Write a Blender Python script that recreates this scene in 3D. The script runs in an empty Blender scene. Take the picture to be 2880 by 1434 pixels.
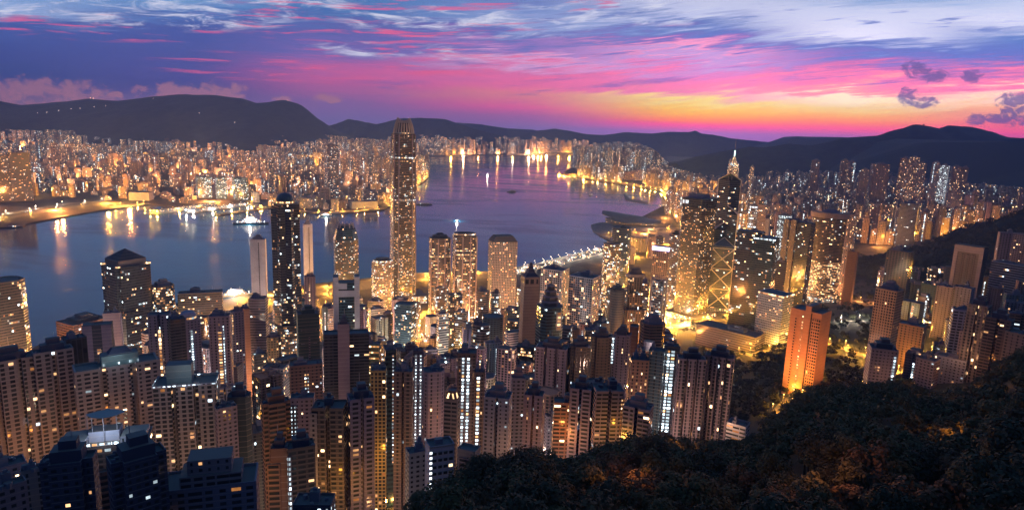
import bpy, math, random
import numpy as np
from mathutils import Vector, Matrix
random.seed(7)
rad = math.radians
sc = bpy.context.scene
COL = sc.collection

# ------------------------------------------------------------------ camera (lookout path high above the harbour)
FPX, CXP, CYP, PITCH, ROLL, CAMH = 1870.0, 1440.0, 717.0, rad(10.8), rad(2.1), 395.0

def ray(px, py):
    a = (px - CXP) / FPX; b = (CYP - py) / FPX
    u = a * math.cos(ROLL) - b * math.sin(ROLL); v = a * math.sin(ROLL) + b * math.cos(ROLL)
    return u, math.cos(PITCH) + v * math.sin(PITCH), -math.sin(PITCH) + v * math.cos(PITCH)

def at_z(px, py, z=4.0):
    d = ray(px, py); t = (z - CAMH) / d[2]
    return t * d[0], t * d[1]

def at_y(px, py, Y):
    d = ray(px, py); t = Y / d[1]
    return t * d[0], Y, CAMH + t * d[2]

def depth(Y, Z):
    return Y * math.cos(PITCH) - (Z - CAMH) * math.sin(PITCH)

def proj(X, Y, Z):
    Z = Z - CAMH
    w = Y * math.cos(PITCH) - Z * math.sin(PITCH)
    u = X / w; v = (Y * math.sin(PITCH) + Z * math.cos(PITCH)) / w
    return (CXP + FPX * (u * math.cos(ROLL) + v * math.sin(ROLL)),
            CYP - FPX * (-u * math.sin(ROLL) + v * math.cos(ROLL)))

cam = bpy.data.objects.new("camera", bpy.data.cameras.new("camera"))
COL.objects.link(cam)
cam.data.sensor_width = 36.0
cam.data.lens = 36.0 * FPX / 2880.0
cam.data.clip_start = 1.0
cam.data.clip_end = 60000.0
_r = Vector((1, 0, 0)); _u = Vector((0, math.sin(PITCH), math.cos(PITCH)))
_cx = math.cos(ROLL) * _r + math.sin(ROLL) * _u
_cy = -math.sin(ROLL) * _r + math.cos(ROLL) * _u
_cz = _cx.cross(_cy)
cam.matrix_world = Matrix(((_cx.x, _cy.x, _cz.x, 0), (_cx.y, _cy.y, _cz.y, 0), (_cx.z, _cy.z, _cz.z, CAMH), (0, 0, 0, 1)))
sc.camera = cam

sc.view_settings.view_transform = 'Standard'
sc.view_settings.look = 'None'
sc.view_settings.exposure = 0.0
sc.view_settings.gamma = 1.0
cy = sc.cycles
cy.use_denoising = True
try:
    cy.denoiser = 'OPENIMAGEDENOISE'
    cy.denoising_input_passes = 'RGB_ALBEDO_NORMAL'
except Exception:
    pass
cy.max_bounces = 4
cy.diffuse_bounces = 1
cy.glossy_bounces = 2
cy.transmission_bounces = 2
cy.volume_bounces = 0
cy.caustics_reflective = False
cy.caustics_refractive = False
cy.sample_clamp_indirect = 3.0
cy.sample_clamp_direct = 0.0
cy.use_light_tree = True
sc.render.film_transparent = False

# ------------------------------------------------------------------ node helpers
def lin(c):
    return tuple(((v / 255.0) / 12.92 if v / 255.0 <= 0.04045 else ((v / 255.0 + 0.055) / 1.055) ** 2.4) for v in c)

class NT:
    def __init__(s, tree):
        s.t = tree; s.n = tree.nodes; s.l = tree.links
        s.n.clear()
    def node(s, typ, **kw):
        n = s.n.new(typ)
        for k, v in kw.items():
            setattr(n, k, v)
        return n
    def put(s, sock, v):
        if v is None:
            return
        if isinstance(v, bpy.types.NodeSocket):
            s.l.new(v, sock)
        else:
            if sock.type == 'RGBA' and len(v) == 3:
                v = (*v, 1.0)
            sock.default_value = v
    def math(s, op, a, b=None, c=None, clamp=False):
        n = s.node('ShaderNodeMath', operation=op, use_clamp=clamp)
        for i, v in enumerate((a, b, c)):
            s.put(n.inputs[i], v)
        return n.outputs[0]
    def mix(s, f, a, b, typ='RGBA'):
        n = s.node('ShaderNodeMix', data_type=typ)
        n.clamp_factor = True
        k = {'RGBA': (6, 7, 2), 'FLOAT': (2, 3, 0)}[typ]
        s.put(n.inputs[0], f); s.put(n.inputs[k[0]], a); s.put(n.inputs[k[1]], b)
        return n.outputs[k[2]]
    def smooth(s, x, a, b):
        n = s.node('ShaderNodeMapRange', interpolation_type='SMOOTHSTEP')
        s.put(n.inputs[0], x); n.inputs[1].default_value = a; n.inputs[2].default_value = b
        return n.outputs[0]
    def xyz(s, x=None, y=None, z=None):
        n = s.node('ShaderNodeCombineXYZ')
        for i, v in enumerate((x, y, z)):
            s.put(n.inputs[i], v)
        return n.outputs[0]
    def noise(s, vec, scale, detail=4, rough=0.55, dist=0.0, dims='3D'):
        n = s.node('ShaderNodeTexNoise', noise_dimensions=dims)
        s.put(n.inputs['Vector'], vec)
        n.inputs['Scale'].default_value = scale; n.inputs['Detail'].default_value = detail
        n.inputs['Roughness'].default_value = rough; n.inputs['Distortion'].default_value = dist
        return n.outputs[0]
    def ramp(s, x, stops, interp='LINEAR'):
        n = s.node('ShaderNodeValToRGB')
        n.color_ramp.interpolation = interp
        el = n.color_ramp.elements
        while len(el) > 1:
            el.remove(el[-1])
        stops = sorted(stops)
        el[0].position = stops[0][0]; el[0].color = (*stops[0][1], 1)
        for p, c in stops[1:]:
            e = el.new(p); e.color = (*c, 1)
        s.put(n.inputs[0], x)
        return n.outputs[0]
    def attr(s, name):
        return s.node('ShaderNodeAttribute', attribute_name=name)

# ------------------------------------------------------------------ dawn sky
world = bpy.data.worlds.new("World")
sc.world = world
world.use_nodes = True
w = NT(world.node_tree)
tc = w.node('ShaderNodeTexCoord')
sep = w.node('ShaderNodeSeparateXYZ')
w.l.new(tc.outputs['Generated'], sep.inputs[0])
DX, DY, DZ = sep.outputs
ysafe = w.math('MAXIMUM', DY, 0.12)
ps = w.math('DIVIDE', DX, ysafe)
qs = w.math('DIVIDE', DZ, ysafe)
# bands dip slightly to the south-east
def pq(px, py):
    d = ray(px, py)
    return d[0] / d[1], d[2] / d[1]
QLO, QHI = -0.06, 0.26
def qn(q):
    return (q - QLO) / (QHI - QLO)
# streaky cloud structure: two stretched noises push the colour bands up and down
tilt = w.math('MULTIPLY', ps, 0.055)
qt = w.math('SUBTRACT', qs, w.math('MULTIPLY', w.smooth(ps, -0.3, 0.5), w.math('MULTIPLY', w.math('ADD', ps, 0.3), 0.085)))
v1 = w.xyz(w.math('MULTIPLY', ps, 5.5), w.math('MULTIPLY', qt, 62.0), 0.3)
v2 = w.xyz(w.math('MULTIPLY', ps, 16.0), w.math('MULTIPLY', qt, 190.0), 2.7)
n1 = w.math('SUBTRACT', w.noise(v1, 1.0, 6, 0.62, 0.5), 0.5)
n2 = w.math('SUBTRACT', w.noise(v2, 1.0, 5, 0.6, 0.8), 0.5)
amp = w.math('MULTIPLY', w.smooth(qs, 0.012, 0.11), w.math('ADD', 0.5, w.math('MULTIPLY', w.smooth(ps, -0.55, 0.0), 0.5)))
amp = w.math('MULTIPLY', amp, w.math('SUBTRACT', 1.0, w.math('MULTIPLY', w.math('MULTIPLY', w.smooth(qs, 0.09, 0.16), w.smooth(ps, 0.1, 0.4)), 0.65)))
v3 = w.xyz(w.math('MULTIPLY', ps, 7.0), w.math('MULTIPLY', qt, 330.0), 6.1)
n3 = w.math('SUBTRACT', w.noise(v3, 1.0, 3, 0.6, 0.6), 0.5)
off = w.math('MULTIPLY', amp, w.math('ADD', w.math('ADD', w.math('MULTIPLY', n1, 0.105), w.math('MULTIPLY', n2, 0.06)), w.math('MULTIPLY', n3, 0.055)))
qd = w.math('ADD', qs, off)
xr = w.math('DIVIDE', w.math('SUBTRACT', qd, QLO), QHI - QLO, clamp=True)
SKY = {
    0: [(-20, (120, 160, 215)), (30, (150, 175, 220)), (70, (66, 92, 164)), (150, (56, 74, 144)), (205, (48, 72, 138)), (235, (74, 76, 140)), (290, (150, 108, 135)), (330, (130, 95, 125))],
    520: [(-20, (120, 165, 215)), (40, (78, 118, 185)), (80, (66, 86, 160)), (160, (70, 80, 154)), (215, (76, 76, 152)), (250, (74, 74, 146)), (285, (120, 95, 150)), (330, (120, 95, 145))],
    960: [(-20, (75, 130, 190)), (30, (66, 112, 178)), (80, (95, 98, 170)), (140, (112, 100, 174)), (185, (168, 98, 165)), (215, (212, 95, 155)), (255, (196, 102, 158)), (285, (150, 100, 160)), (340, (122, 104, 165))],
    1440: [(-20, (110, 130, 195)), (25, (125, 150, 208)), (60, (150, 165, 215)), (100, (98, 112, 185)), (140, (160, 120, 190)), (165, (226, 165, 210)), (200, (225, 110, 168)), (245, (250, 112, 160)), (272, (255, 140, 142)), (300, (248, 98, 156)), (325, (176, 98, 160)), (360, (130, 104, 168))],
    1920: [(-20, (205, 210, 238)), (35, (195, 200, 235)), (80, (98, 122, 188)), (112, (130, 105, 182)), (135, (250, 150, 190)), (155, (186, 150, 208)), (195, (215, 118, 178)), (235, (250, 118, 160)), (262, (236, 122, 160)), (284, (255, 220, 120)), (303, (255, 196, 62)), (320, (255, 168, 40)), (340, (255, 118, 76)), (352, (244, 78, 140)), (372, (158, 96, 165)), (420, (122, 92, 160))],
    2400: [(-20, (120, 160, 215)), (20, (205, 210, 240)), (95, (226, 222, 244)), (132, (98, 115, 185)), (165, (130, 108, 180)), (195, (192, 104, 162)), (235, (250, 118, 156)), (262, (255, 150, 148)), (272, (255, 228, 196)), (305, (255, 208, 120)), (325, (255, 176, 84)), (344, (255, 128, 84)), (362, (248, 88, 128)), (385, (160, 92, 155)), (430, (118, 88, 150))],
    2880: [(-20, (190, 205, 238)), (60, (216, 216, 242)), (112, (88, 118, 185)), (165, (98, 108, 180)), (205, (195, 104, 160)), (245, (250, 122, 152)), (275, (255, 206, 180)), (312, (255, 178, 128)), (345, (255, 112, 112)), (375, (240, 82, 128)), (405, (140, 78, 140)), (440, (105, 75, 135))],
}
cols = []
for px in sorted(SKY):
    st = [(min(1, max(0, qn(pq(px, py)[1]))), lin(c)) for py, c in SKY[px]]
    cols.append((pq(px, 250)[0], w.ramp(xr, st)))
sky = cols[0][1]
for (pa_, _), (pb_, c) in zip(cols, cols[1:]):
    sky = w.mix(w.smooth(ps, pa_, pb_), sky, c)

def blob_mask(px, py, rx, ry):
    p, q = pq(px, py)
    a = w.math('DIVIDE', w.math('SUBTRACT', ps, p), rx / FPX)
    b = w.math('DIVIDE', w.math('SUBTRACT', qs, q), ry / FPX)
    return w.math('ADD', w.math('MULTIPLY', a, a), w.math('MULTIPLY', b, b))
# rippled white altocumulus high up, and thin red streaks
va = w.xyz(w.math('MULTIPLY', ps, 14.0), w.math('MULTIPLY', qt, 88.0), 5.0)
na = w.noise(va, 1.0, 7, 0.68, 0.6)
def patch(sky, na, masks, colour, lo, hi, most):
    tot = None
    for m in masks:
        f = w.smooth(blob_mask(*m), 1.0, 0.25)
        tot = f if tot is None else w.math('MAXIMUM', tot, f)
    f = w.math('MULTIPLY', w.math('MULTIPLY', tot, w.smooth(na, lo, hi)), most)
    return w.mix(f, sky, lin(colour))
sky = patch(sky, na, [(120, 20, 460, 45), (480, 35, 420, 55), (760, 5, 300, 40), (1300, 62, 420, 48), (1150, 145, 330, 26), (1750, 25, 330, 55)], (226, 226, 246), 0.46, 0.68, 0.95)
vb = w.xyz(w.math('MULTIPLY', ps, 9.0), w.math('MULTIPLY', qt, 120.0), 9.0)
nb_ = w.noise(vb, 1.0, 5, 0.6, 0.4)
sky = patch(sky, nb_, [(1050, 60, 520, 75), (1500, 5, 300, 30), (800, 190, 420, 50), (300, 80, 400, 40), (1250, 170, 500, 60)], (240, 95, 140), 0.52, 0.66, 0.85)
vc = w.xyz(w.math('MULTIPLY', ps, 7.0), w.math('MULTIPLY', qt, 95.0), 14.0)
nc_ = w.noise(vc, 1.0, 5, 0.6, 0.3)
sky = patch(sky, nc_, [(1700, 215, 900, 45), (2300, 205, 800, 40), (1300, 260, 400, 40)], (130, 96, 172), 0.52, 0.68, 0.75)
sky = patch(sky, nb_, [(2300, 60, 700, 60), (2000, 110, 500, 40)], (96, 118, 190), 0.54, 0.66, 0.85)
# low cumulus on the ridges and dark scud on the right
vd = w.xyz(w.math('MULTIPLY', ps, 42.0), w.math('MULTIPLY', qs, 75.0), 3.0)
nd = w.math('MULTIPLY', w.math('SUBTRACT', w.noise(vd, 1.0, 6, 0.62, 0.5), 0.5), 4.6)
def clouds(sky, lst, colour, most):
    tot = None
    for m in lst:
        f = w.smooth(w.math('ADD', blob_mask(*m), nd), 1.15, 0.1)
        tot = f if tot is None else w.math('MAXIMUM', tot, f)
    return w.mix(w.math('MULTIPLY', tot, most), sky, lin(colour))
sky = clouds(sky, [(110, 258, 210, 38), (-60, 262, 160, 36), (250, 275, 90, 22), (500, 262, 120, 26), (610, 262, 80, 30), (320, 266, 30, 10), (925, 278, 42, 13), (795, 280, 30, 10)], (196, 128, 140), 0.85)
ve = w.xyz(w.math('MULTIPLY', ps, 52.0), w.math('MULTIPLY', qs, 84.0), 8.0)
ne_ = w.noise(ve, 1.0, 8, 0.66, 1.2)
def wisps(sky, lst, colour, most, lo=0.42, hi=0.66):
    tot = None
    for m in lst:
        f = w.smooth(blob_mask(*m), 1.0, 0.05)
        tot = f if tot is None else w.math('MAXIMUM', tot, f)
    f = w.smooth(w.math('ADD', ne_, w.math('MULTIPLY', w.math('SUBTRACT', tot, 0.55), 0.28)), lo, hi)
    return w.mix(w.math('MULTIPLY', w.math('MULTIPLY', f, w.smooth(tot, 0.0, 0.35)), most), sky, lin(colour))
sky = wisps(sky, [(2568, 196, 46, 34), (2622, 212, 66, 24), (2735, 214, 40, 26), (2556, 274, 44, 36), (2602, 288, 50, 22), (2855, 290, 70, 44), (2855, 338, 150, 24), (2745, 336, 46, 22)], (96, 78, 132), 0.85)
if False: sky = clouds(sky, [(2565, 195, 22, 24), (2620, 212, 50, 18), (2732, 215, 26, 20), (2550, 270, 28, 30), (2600, 288, 44, 16), (2840, 290, 46, 30), (2870, 335, 120, 22), (2745, 340, 22, 16)], (98, 74, 128), 0.9)
# the sky behind the lookout and overhead is still night
el = w.math('ARCSINE', DZ)
back = w.ramp(w.math('ADD', w.math('MULTIPLY', el, 0.6366 * 0.5), 0.5), [(0.0, (0.012, 0.010, 0.012)), (0.49, (0.060, 0.065, 0.115)), (0.53, (0.070, 0.085, 0.16)), (0.60, (0.050, 0.098, 0.21)), (0.75, (0.020, 0.080, 0.20)), (1.0, (0.015, 0.07, 0.19))])
front = w.math('MULTIPLY', w.smooth(DY, 0.0, 0.45), w.smooth(el, 0.50, 0.20))
clear = w.math('EXPONENT', w.math('MULTIPLY', w.smooth(el, 0.22, 0.0), w.math('ADD', 0.36, w.math('MULTIPLY', w.smooth(ps, -0.1, 0.35), 0.7))))
lit_sky = w.node('ShaderNodeVectorMath', operation='SCALE')
w.l.new(sky, lit_sky.inputs[0]); w.l.new(w.math('MULTIPLY', clear, 1.04), lit_sky.inputs['Scale'])
sky = w.mix(front, back, lit_sky.outputs[0])
bg = w.node('ShaderNodeBackground')
w.l.new(sky, bg.inputs[0]); bg.inputs[1].default_value = 1.0
wo = w.node('ShaderNodeOutputWorld')
w.l.new(bg.outputs[0], wo.inputs[0])

# ------------------------------------------------------------------ scene bookkeeping
def tag(o, label=None, cat=None, group=None, kind=None):
    if label: o['label'] = label
    if cat: o['category'] = cat
    if group: o['group'] = group
    if kind: o['kind'] = kind
    return o

def empty(name, loc, rz=0.0, label=None, cat=None, group=None):
    o = bpy.data.objects.new(name, None)
    COL.objects.link(o)
    o.location = loc; o.rotation_euler = (0, 0, rz); o.empty_display_size = 5
    return tag(o, label, cat, group)

def mesh_obj(name, verts, faces, mat, parent=None, smooth=False):
    me = bpy.data.meshes.new(name)
    me.from_pydata(verts, [], faces); me.update()
    if smooth:
        me.polygons.foreach_set('use_smooth', [True] * len(me.polygons))
    for m in (mat if isinstance(mat, (list, tuple)) else [mat]):
        me.materials.append(m)
    o = bpy.data.objects.new(name, me)
    COL.objects.link(o)
    if parent: o.parent = parent
    return o

def new_mat(name, sampling=True):
    m = bpy.data.materials.new(name); m.use_nodes = True
    t = NT(m.node_tree)
    out = t.node('ShaderNodeOutputMaterial')
    if not sampling:
        try: m.cycles.emission_sampling = 'NONE'
        except Exception: pass
    return m, t, out

def plain(name, col, rough=0.7, var=0.25, scale=0.3, metal=0.0, bump=0.0, col2=None):
    m, t, out = new_mat(name)
    b = t.node('ShaderNodeBsdfPrincipled')
    g = t.node('ShaderNodeNewGeometry')
    n = t.noise(g.outputs['Position'], scale, 4, 0.6)
    c2 = col2 or tuple(v * (1 - var) for v in col)
    t.put(b.inputs['Base Color'], t.mix(t.smooth(n, 0.35, 0.65), col, c2))
    b.inputs['Roughness'].default_value = rough; b.inputs['Metallic'].default_value = metal
    t.l.new(b.outputs[0], out.inputs[0])
    return m

def glow(name, col, strength):
    m, t, out = new_mat(name, sampling=False)
    e = t.node('ShaderNodeEmission')
    t.put(e.inputs[0], col); e.inputs[1].default_value = strength
    t.l.new(e.outputs[0], out.inputs[0])
    return m

# facade: window grid in metres-based UV; wall colour, window layout and lit share come with the faces
def facade_mat():
    m, t, out = new_mat('facade', sampling=False)
    uv = t.node('ShaderNodeUVMap', uv_map='UVMap').outputs[0]
    sp = t.node('ShaderNodeSeparateXYZ'); t.l.new(uv, sp.inputs[0])
    U, V = sp.outputs[0], sp.outputs[1]
    wall = t.attr('wall').outputs['Color']
    def three(name):
        a = t.attr(name); s = t.node('ShaderNodeSeparateXYZ'); t.l.new(a.outputs['Vector'], s.inputs[0])
        return s.outputs
    lit, ww, wh = three('pa'); cool, seed, glass = three('pb'); office, power, dim = three('pc')
    fu = t.math('FRACT', U); fv = t.math('FRACT', V)
    iu = t.math('FLOOR', U); iv = t.math('FLOOR', V)
    cn = t.node('ShaderNodeTexWhiteNoise', noise_dimensions='2D')
    t.l.new(t.xyz(iu, seed), cn.inputs['Vector'])
    colw = t.mix(t.math('MAXIMUM', office, glass), t.math('ADD', 0.55, t.math('MULTIPLY', cn.outputs['Value'], 0.75)), 1.0, 'FLOAT')
    mu = t.math('LESS_THAN', t.math('ABSOLUTE', t.math('SUBTRACT', fu, 0.5)), t.math('MULTIPLY', t.math('MULTIPLY', ww, colw), 0.5))
    mv = t.math('LESS_THAN', t.math('ABSOLUTE', t.math('SUBTRACT', fv, 0.5)), t.math('MULTIPLY', wh, 0.5))
    win = t.math('MULTIPLY', mu, mv)
    wn = t.node('ShaderNodeTexWhiteNoise', noise_dimensions='3D')
    t.l.new(t.xyz(iu, iv, seed), wn.inputs['Vector'])
    rs = t.node('ShaderNodeSeparateColor'); t.l.new(wn.outputs['Color'], rs.inputs[0])
    r1, r2, r3 = rs.outputs
    # whole office floors lit together: floors in runs of windows
    run = t.node('ShaderNodeTexWhiteNoise', noise_dimensions='3D')
    fl = t.math('FLOOR', t.math('ADD', t.math('MULTIPLY', iu, 0.31), t.math('MULTIPLY', iv, 0.37)))
    t.l.new(t.xyz(fl, iv, t.math('ADD', seed, 31.7)), run.inputs['Vector'])
    rr = run.outputs['Value']
    floor_lit = t.math('MULTIPLY', t.math('LESS_THAN', rr, lit), 0.86)
    soft = t.math('MULTIPLY', lit, 0.25)
    p = t.mix(office, lit, t.math('MAXIMUM', floor_lit, soft), 'FLOAT')
    on = t.math('MULTIPLY', t.math('LESS_THAN', r1, p), win)
    warm = t.mix(r3, (1.0, 0.36, 0.08), (1.0, 0.68, 0.36))
    ecol = t.mix(t.math('LESS_THAN', r2, cool), warm, (0.72, 0.90, 1.0))
    est = t.math('MULTIPLY', t.math('MULTIPLY', on, t.math('MULTIPLY', power, 1.0)), t.math('ADD', 0.16, t.math('MULTIPLY', t.math('POWER', r3, 3.0), 2.3)))
    inner = t.noise(t.xyz(t.math('MULTIPLY', U, 2.6), t.math('MULTIPLY', V, 2.1), seed), 1.0, 2, 0.6)
    est = t.math('MULTIPLY', est, t.math('ADD', 0.45, t.math('MULTIPLY', inner, 1.1)))
    slab_ = t.math('MULTIPLY', t.math('LESS_THAN', fv, 0.11), t.math('SUBTRACT', 1.0, t.math('MAXIMUM', office, glass)))
    g = t.node('ShaderNodeNewGeometry')
    dirt = t.noise(g.outputs['Position'], 0.09, 4, 0.65)
    wallv = t.mix(t.math('MULTIPLY', t.smooth(dirt, 0.4, 0.7), 0.35), wall, t.mix(0.5, wall, (0.02, 0.02, 0.02)))
    wallv = t.mix(t.math('MULTIPLY', slab_, 0.22), wallv, (0.6, 0.55, 0.5))
    wpane = t.mix(r2, (0.012, 0.018, 0.022), (0.045, 0.055, 0.06))
    base = t.mix(win, wallv, wpane)
    b = t.node('ShaderNodeBsdfPrincipled')
    t.put(b.inputs['Base Color'], base)
    rough = t.mix(win, t.mix(glass, 0.75, 0.3, 'FLOAT'), 0.12, 'FLOAT')
    t.put(b.inputs['Roughness'], rough)
    t.put(b.inputs['Emission Color'], ecol)
    t.put(b.inputs['Emission Strength'], est)
    t.l.new(b.outputs[0], out.inputs[0])
    return m
FACADE = facade_mat()

# ------------------------------------------------------------------ land and water
NE_N = (-0.924, 0.383); NE_E = (0.383, 0.924)
SHORE = [(-900, 1150), (682, 1149), (1071, 1119), (1267, 1057), (1501, 908), (1624, 713), (1790, 673), (2170, 574), (2500, 600), (3100, 640), (3800, 640), (4442, 695), (4850, 1018), (5098, 1352), (5714, 1920), (6940, 2206), (10436, 2600), (14000, 2700)]
FLATW = [(-900, 300), (0, 300), (500, 380), (900, 600), (1500, 690), (2200, 720), (3000, 950), (4500, 1150), (6000, 1350), (9000, 1200), (14000, 900)]
_se = np.array([p[0] for p in SHORE]); _sn = np.array([p[1] for p in SHORE])
_fe = np.array([p[0] for p in FLATW]); _fw = np.array([p[1] for p in FLATW])
def ne(X, Y):
    return NE_N[0] * X + NE_N[1] * Y, NE_E[0] * X + NE_E[1] * Y
def xy(n, e):
    return NE_N[0] * n + NE_E[0] * e, NE_N[1] * n + NE_E[1] * e
def inland(X, Y):
    n, e = ne(X, Y)
    return float(np.interp(e, _se, _sn)) - n, float(np.interp(e, _fe, _fw))
def slope_z(t, f):
    if t < 0: return -4.0
    u = min(max(0.0, t - f), 1500.0)
    return 4.0 + 0.10 * u + 0.00012 * u * u
def ground_z(X, Y):
    t, f = inland(X, Y)
    return slope_z(t, f)

M_GROUND = plain('city_ground', (0.05, 0.046, 0.044), 0.85, 0.75, 0.018)
M_SOIL = plain('hill_undergrowth', (0.030, 0.034, 0.018), 0.95, 0.5, 0.08)
M_HILL = plain('hill_woodland', (0.020, 0.036, 0.032), 0.95, 0.6, 0.012)
M_CONC = plain('concrete', (0.30, 0.28, 0.26), 0.8, 0.25, 0.1)
M_ROAD = plain('asphalt', (0.12, 0.11, 0.10), 0.8, 0.3, 0.12)
M_PAVE = plain('paving', (0.26, 0.24, 0.22), 0.8, 0.3, 0.12)

es = list(np.concatenate([np.arange(-600, 2600, 40), np.arange(2600, 6000, 90), np.arange(6000, 13000, 250)]))
ts = [0, 0.5] + list(np.concatenate([np.arange(40, 1400, 40), np.arange(1400, 3300, 150)]))
V = []; Fc = []
for e in es:
    ns = float(np.interp(e, _se, _sn)); f = float(np.interp(e, _fe, _fw))
    for k, t in enumerate(ts):
        X, Y = xy(ns - t, e)
        V.append((X, Y, -4.0 if k == 0 else slope_z(t, f)))
nt = len(ts)
for i in range(len(es) - 1):
    for k in range(nt - 1):
        a = i * nt + k
        Fc.append((a, a + 1, a + nt + 1, a + nt))
gm = M_GROUND.copy(); gm.name = 'island_ground'; gt = gm.node_tree
gb = next(n for n in gt.nodes if n.type == 'BSDF_PRINCIPLED'); old = gb.inputs['Base Color'].links[0].from_socket
gg = gt.nodes.new('ShaderNodeNewGeometry'); gs = gt.nodes.new('ShaderNodeSeparateXYZ'); gt.links.new(gg.outputs['Position'], gs.inputs[0])
gr = gt.nodes.new('ShaderNodeMapRange'); gr.inputs[1].default_value = 25; gr.inputs[2].default_value = 60; gt.links.new(gs.outputs[2], gr.inputs[0])
gx = gt.nodes.new('ShaderNodeMix'); gx.data_type = 'RGBA'; gt.links.new(gr.outputs[0], gx.inputs[0]); gt.links.new(old, gx.inputs[6]); gx.inputs[7].default_value = (0.022, 0.034, 0.026, 1)
gt.links.new(gx.outputs[2], gb.inputs['Base Color'])
tag(mesh_obj('ground', V, Fc, gm), kind='structure')

def slab(name, pts, z0, z1, mat, **kw):
    n = len(pts)
    v = [(p[0], p[1], z1) for p in pts] + [(p[0], p[1], z0) for p in pts]
    f = [tuple(range(n))] + [(i, i + n, (i + 1) % n + n, (i + 1) % n) for i in range(n)]
    return tag(mesh_obj(name, v, f, mat), **kw)

KOW_PX = [(-260, 680), (0, 640), (63, 637), (75, 628), (261, 594), (320, 587), (421, 574), (560, 585), (700, 575), (790, 590), (895, 602), (990, 598), (1080, 590), (1105, 570), (1150, 540), (1180, 520), (1200, 505), (1210, 487), (1200, 460), (1190, 440), (1330, 438), (1480, 438), (1560, 436), (1640, 437)]
KOW = [at_z(*p, 4.0) for p in KOW_PX]
KOW_ALL = KOW + [(2600, 11500), (3000, 15500), (-11000, 15500), (-11000, 1200), (-3200, 1500)]
slab('kowloon_land', KOW_ALL, -4.0, 4.0, M_GROUND, kind='structure')
def inside(x, y, poly):
    c = False; j = len(poly) - 1
    for i in range(len(poly)):
        xi, yi = poly[i]; xj, yj = poly[j]
        if (yi > y) != (yj > y) and x < (xj - xi) * (y - yi) / (yj - yi) + xi:
            c = not c
        j = i
    return c
# reclaimed island of the convention centre
slab('reclaimed_land', [at_z(*p, 4.0) for p in [(1668, 648), (1662, 632), (1690, 625), (1760, 628), (1850, 640), (1900, 640), (1900, 690), (1760, 690), (1700, 668)]], -4.0, 4.2, M_PAVE, kind='structure')
slab('breakwater_path', [at_z(*p, 4.0) for p in [(1752, 545), (1760, 562), (1822, 572), (1824, 568), (1768, 556), (1757, 544)]], -4.0, 3.0, M_CONC, kind='structure')

def water_mat():
    m, t, out = new_mat('harbour_water')
    g = t.node('ShaderNodeNewGeometry')
    b = t.node('ShaderNodeBsdfPrincipled')
    b.inputs['Base Color'].default_value = (0.003, 0.055, 0.135, 1)
    b.inputs['IOR'].default_value = 1.33
    mp = t.node('ShaderNodeMapping'); t.l.new(g.outputs['Position'], mp.inputs[0])
    mp.inputs['Rotation'].default_value = (0, 0, rad(25)); mp.inputs['Scale'].default_value = (0.0011, 0.0034, 1)
    n = t.noise(mp.outputs[0], 1.0, 5, 0.6, 1.6)
    t.put(b.inputs['Roughness'], t.mix(t.smooth(n, 0.44, 0.62), 0.09, 0.23, 'FLOAT'))
    n2 = t.noise(g.outputs['Position'], 0.035, 3, 0.6)
    bp = t.node('ShaderNodeBump'); bp.inputs['Strength'].default_value = 0.25; bp.inputs['Distance'].default_value = 1.2
    t.l.new(n2, bp.inputs['Height']); t.l.new(bp.outputs[0], b.inputs['Normal'])
    t.l.new(b.outputs[0], out.inputs[0])
    return m
tag(mesh_obj('water', [(-13500, -300, 0), (13500, -300, 0), (13500, 16500, 0), (-13500, 16500, 0)], [(0, 1, 2, 3)], water_mat()), kind='structure')

# ------------------------------------------------------------------ hills: ridge outlines at their own distances
from mathutils import noise as mnoise
def fbm(x, y, z, o=5):
    return mnoise.fractal(Vector((x, y, z)), 0.9, 2.1, o)
def ridge(name, pts, Y0, front, back, mat=M_HILL, z_base=-2, nx=160, rough=0.12, kind='structure', ny=34, toward=0.0):
    xs = [p[0] for p in pts]
    tops = [at_y(px, py, Y0) for px, py in pts]
    X0, X1 = tops[0][0], tops[-1][0]
    tx = [q[0] for q in tops]; tz = [q[2] for q in tops]
    V = []; F = []
    for i in range(nx + 1):
        X = X0 + (X1 - X0) * i / nx
        zt = float(np.interp(X, tx, tz))
        for j in range(ny + 1):
            s = -1 + 2 * j / ny
            dy = s * (front if s < 0 else back)
            prof = (1 - abs(s)) ** 0.85
            k = 1 + rough * 2.0 * fbm(X / (front * 0.55), (Y0 + dy) / (front * 0.55), 1.3) * min(1, abs(s) * 2.5)
            if j == ny // 2: k = 1 + rough * 0.10 * fbm(X / (front * 0.12), 0, 2.2)
            V.append((X * (1 + toward * dy / Y0), Y0 + dy, z_base + (zt - z_base) * prof * k if 0 < j < ny else z_base - 3))
    for i in range(nx):
        for j in range(ny):
            a = i * (ny + 1) + j
            F.append((a, a + ny + 1, a + ny + 2, a + 1))
    return tag(mesh_obj(name, V, F, mat, smooth=True), kind=kind)
ridge('hills', [(-160, 280), (0, 285), (60, 296), (120, 292), (250, 278), (330, 284), (420, 274), (500, 266), (600, 268), (680, 277), (720, 290), (745, 289), (800, 280), (840, 292), (870, 320), (900, 345), (925, 368), (950, 385)], 8600, 2200, 2500)
ridge('hills', [(860, 385), (900, 360), (940, 350), (980, 335), (1020, 342), (1060, 350), (1100, 340), (1130, 333), (1180, 332), (1250, 335), (1290, 348), (1330, 362), (1400, 380), (1430, 392)], 10400, 700, 1800)
ridge('hills', [(1240, 352), (1290, 345), (1350, 350), (1430, 362), (1500, 365), (1560, 380), (1600, 395)], 13400, 800, 1500)
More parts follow.
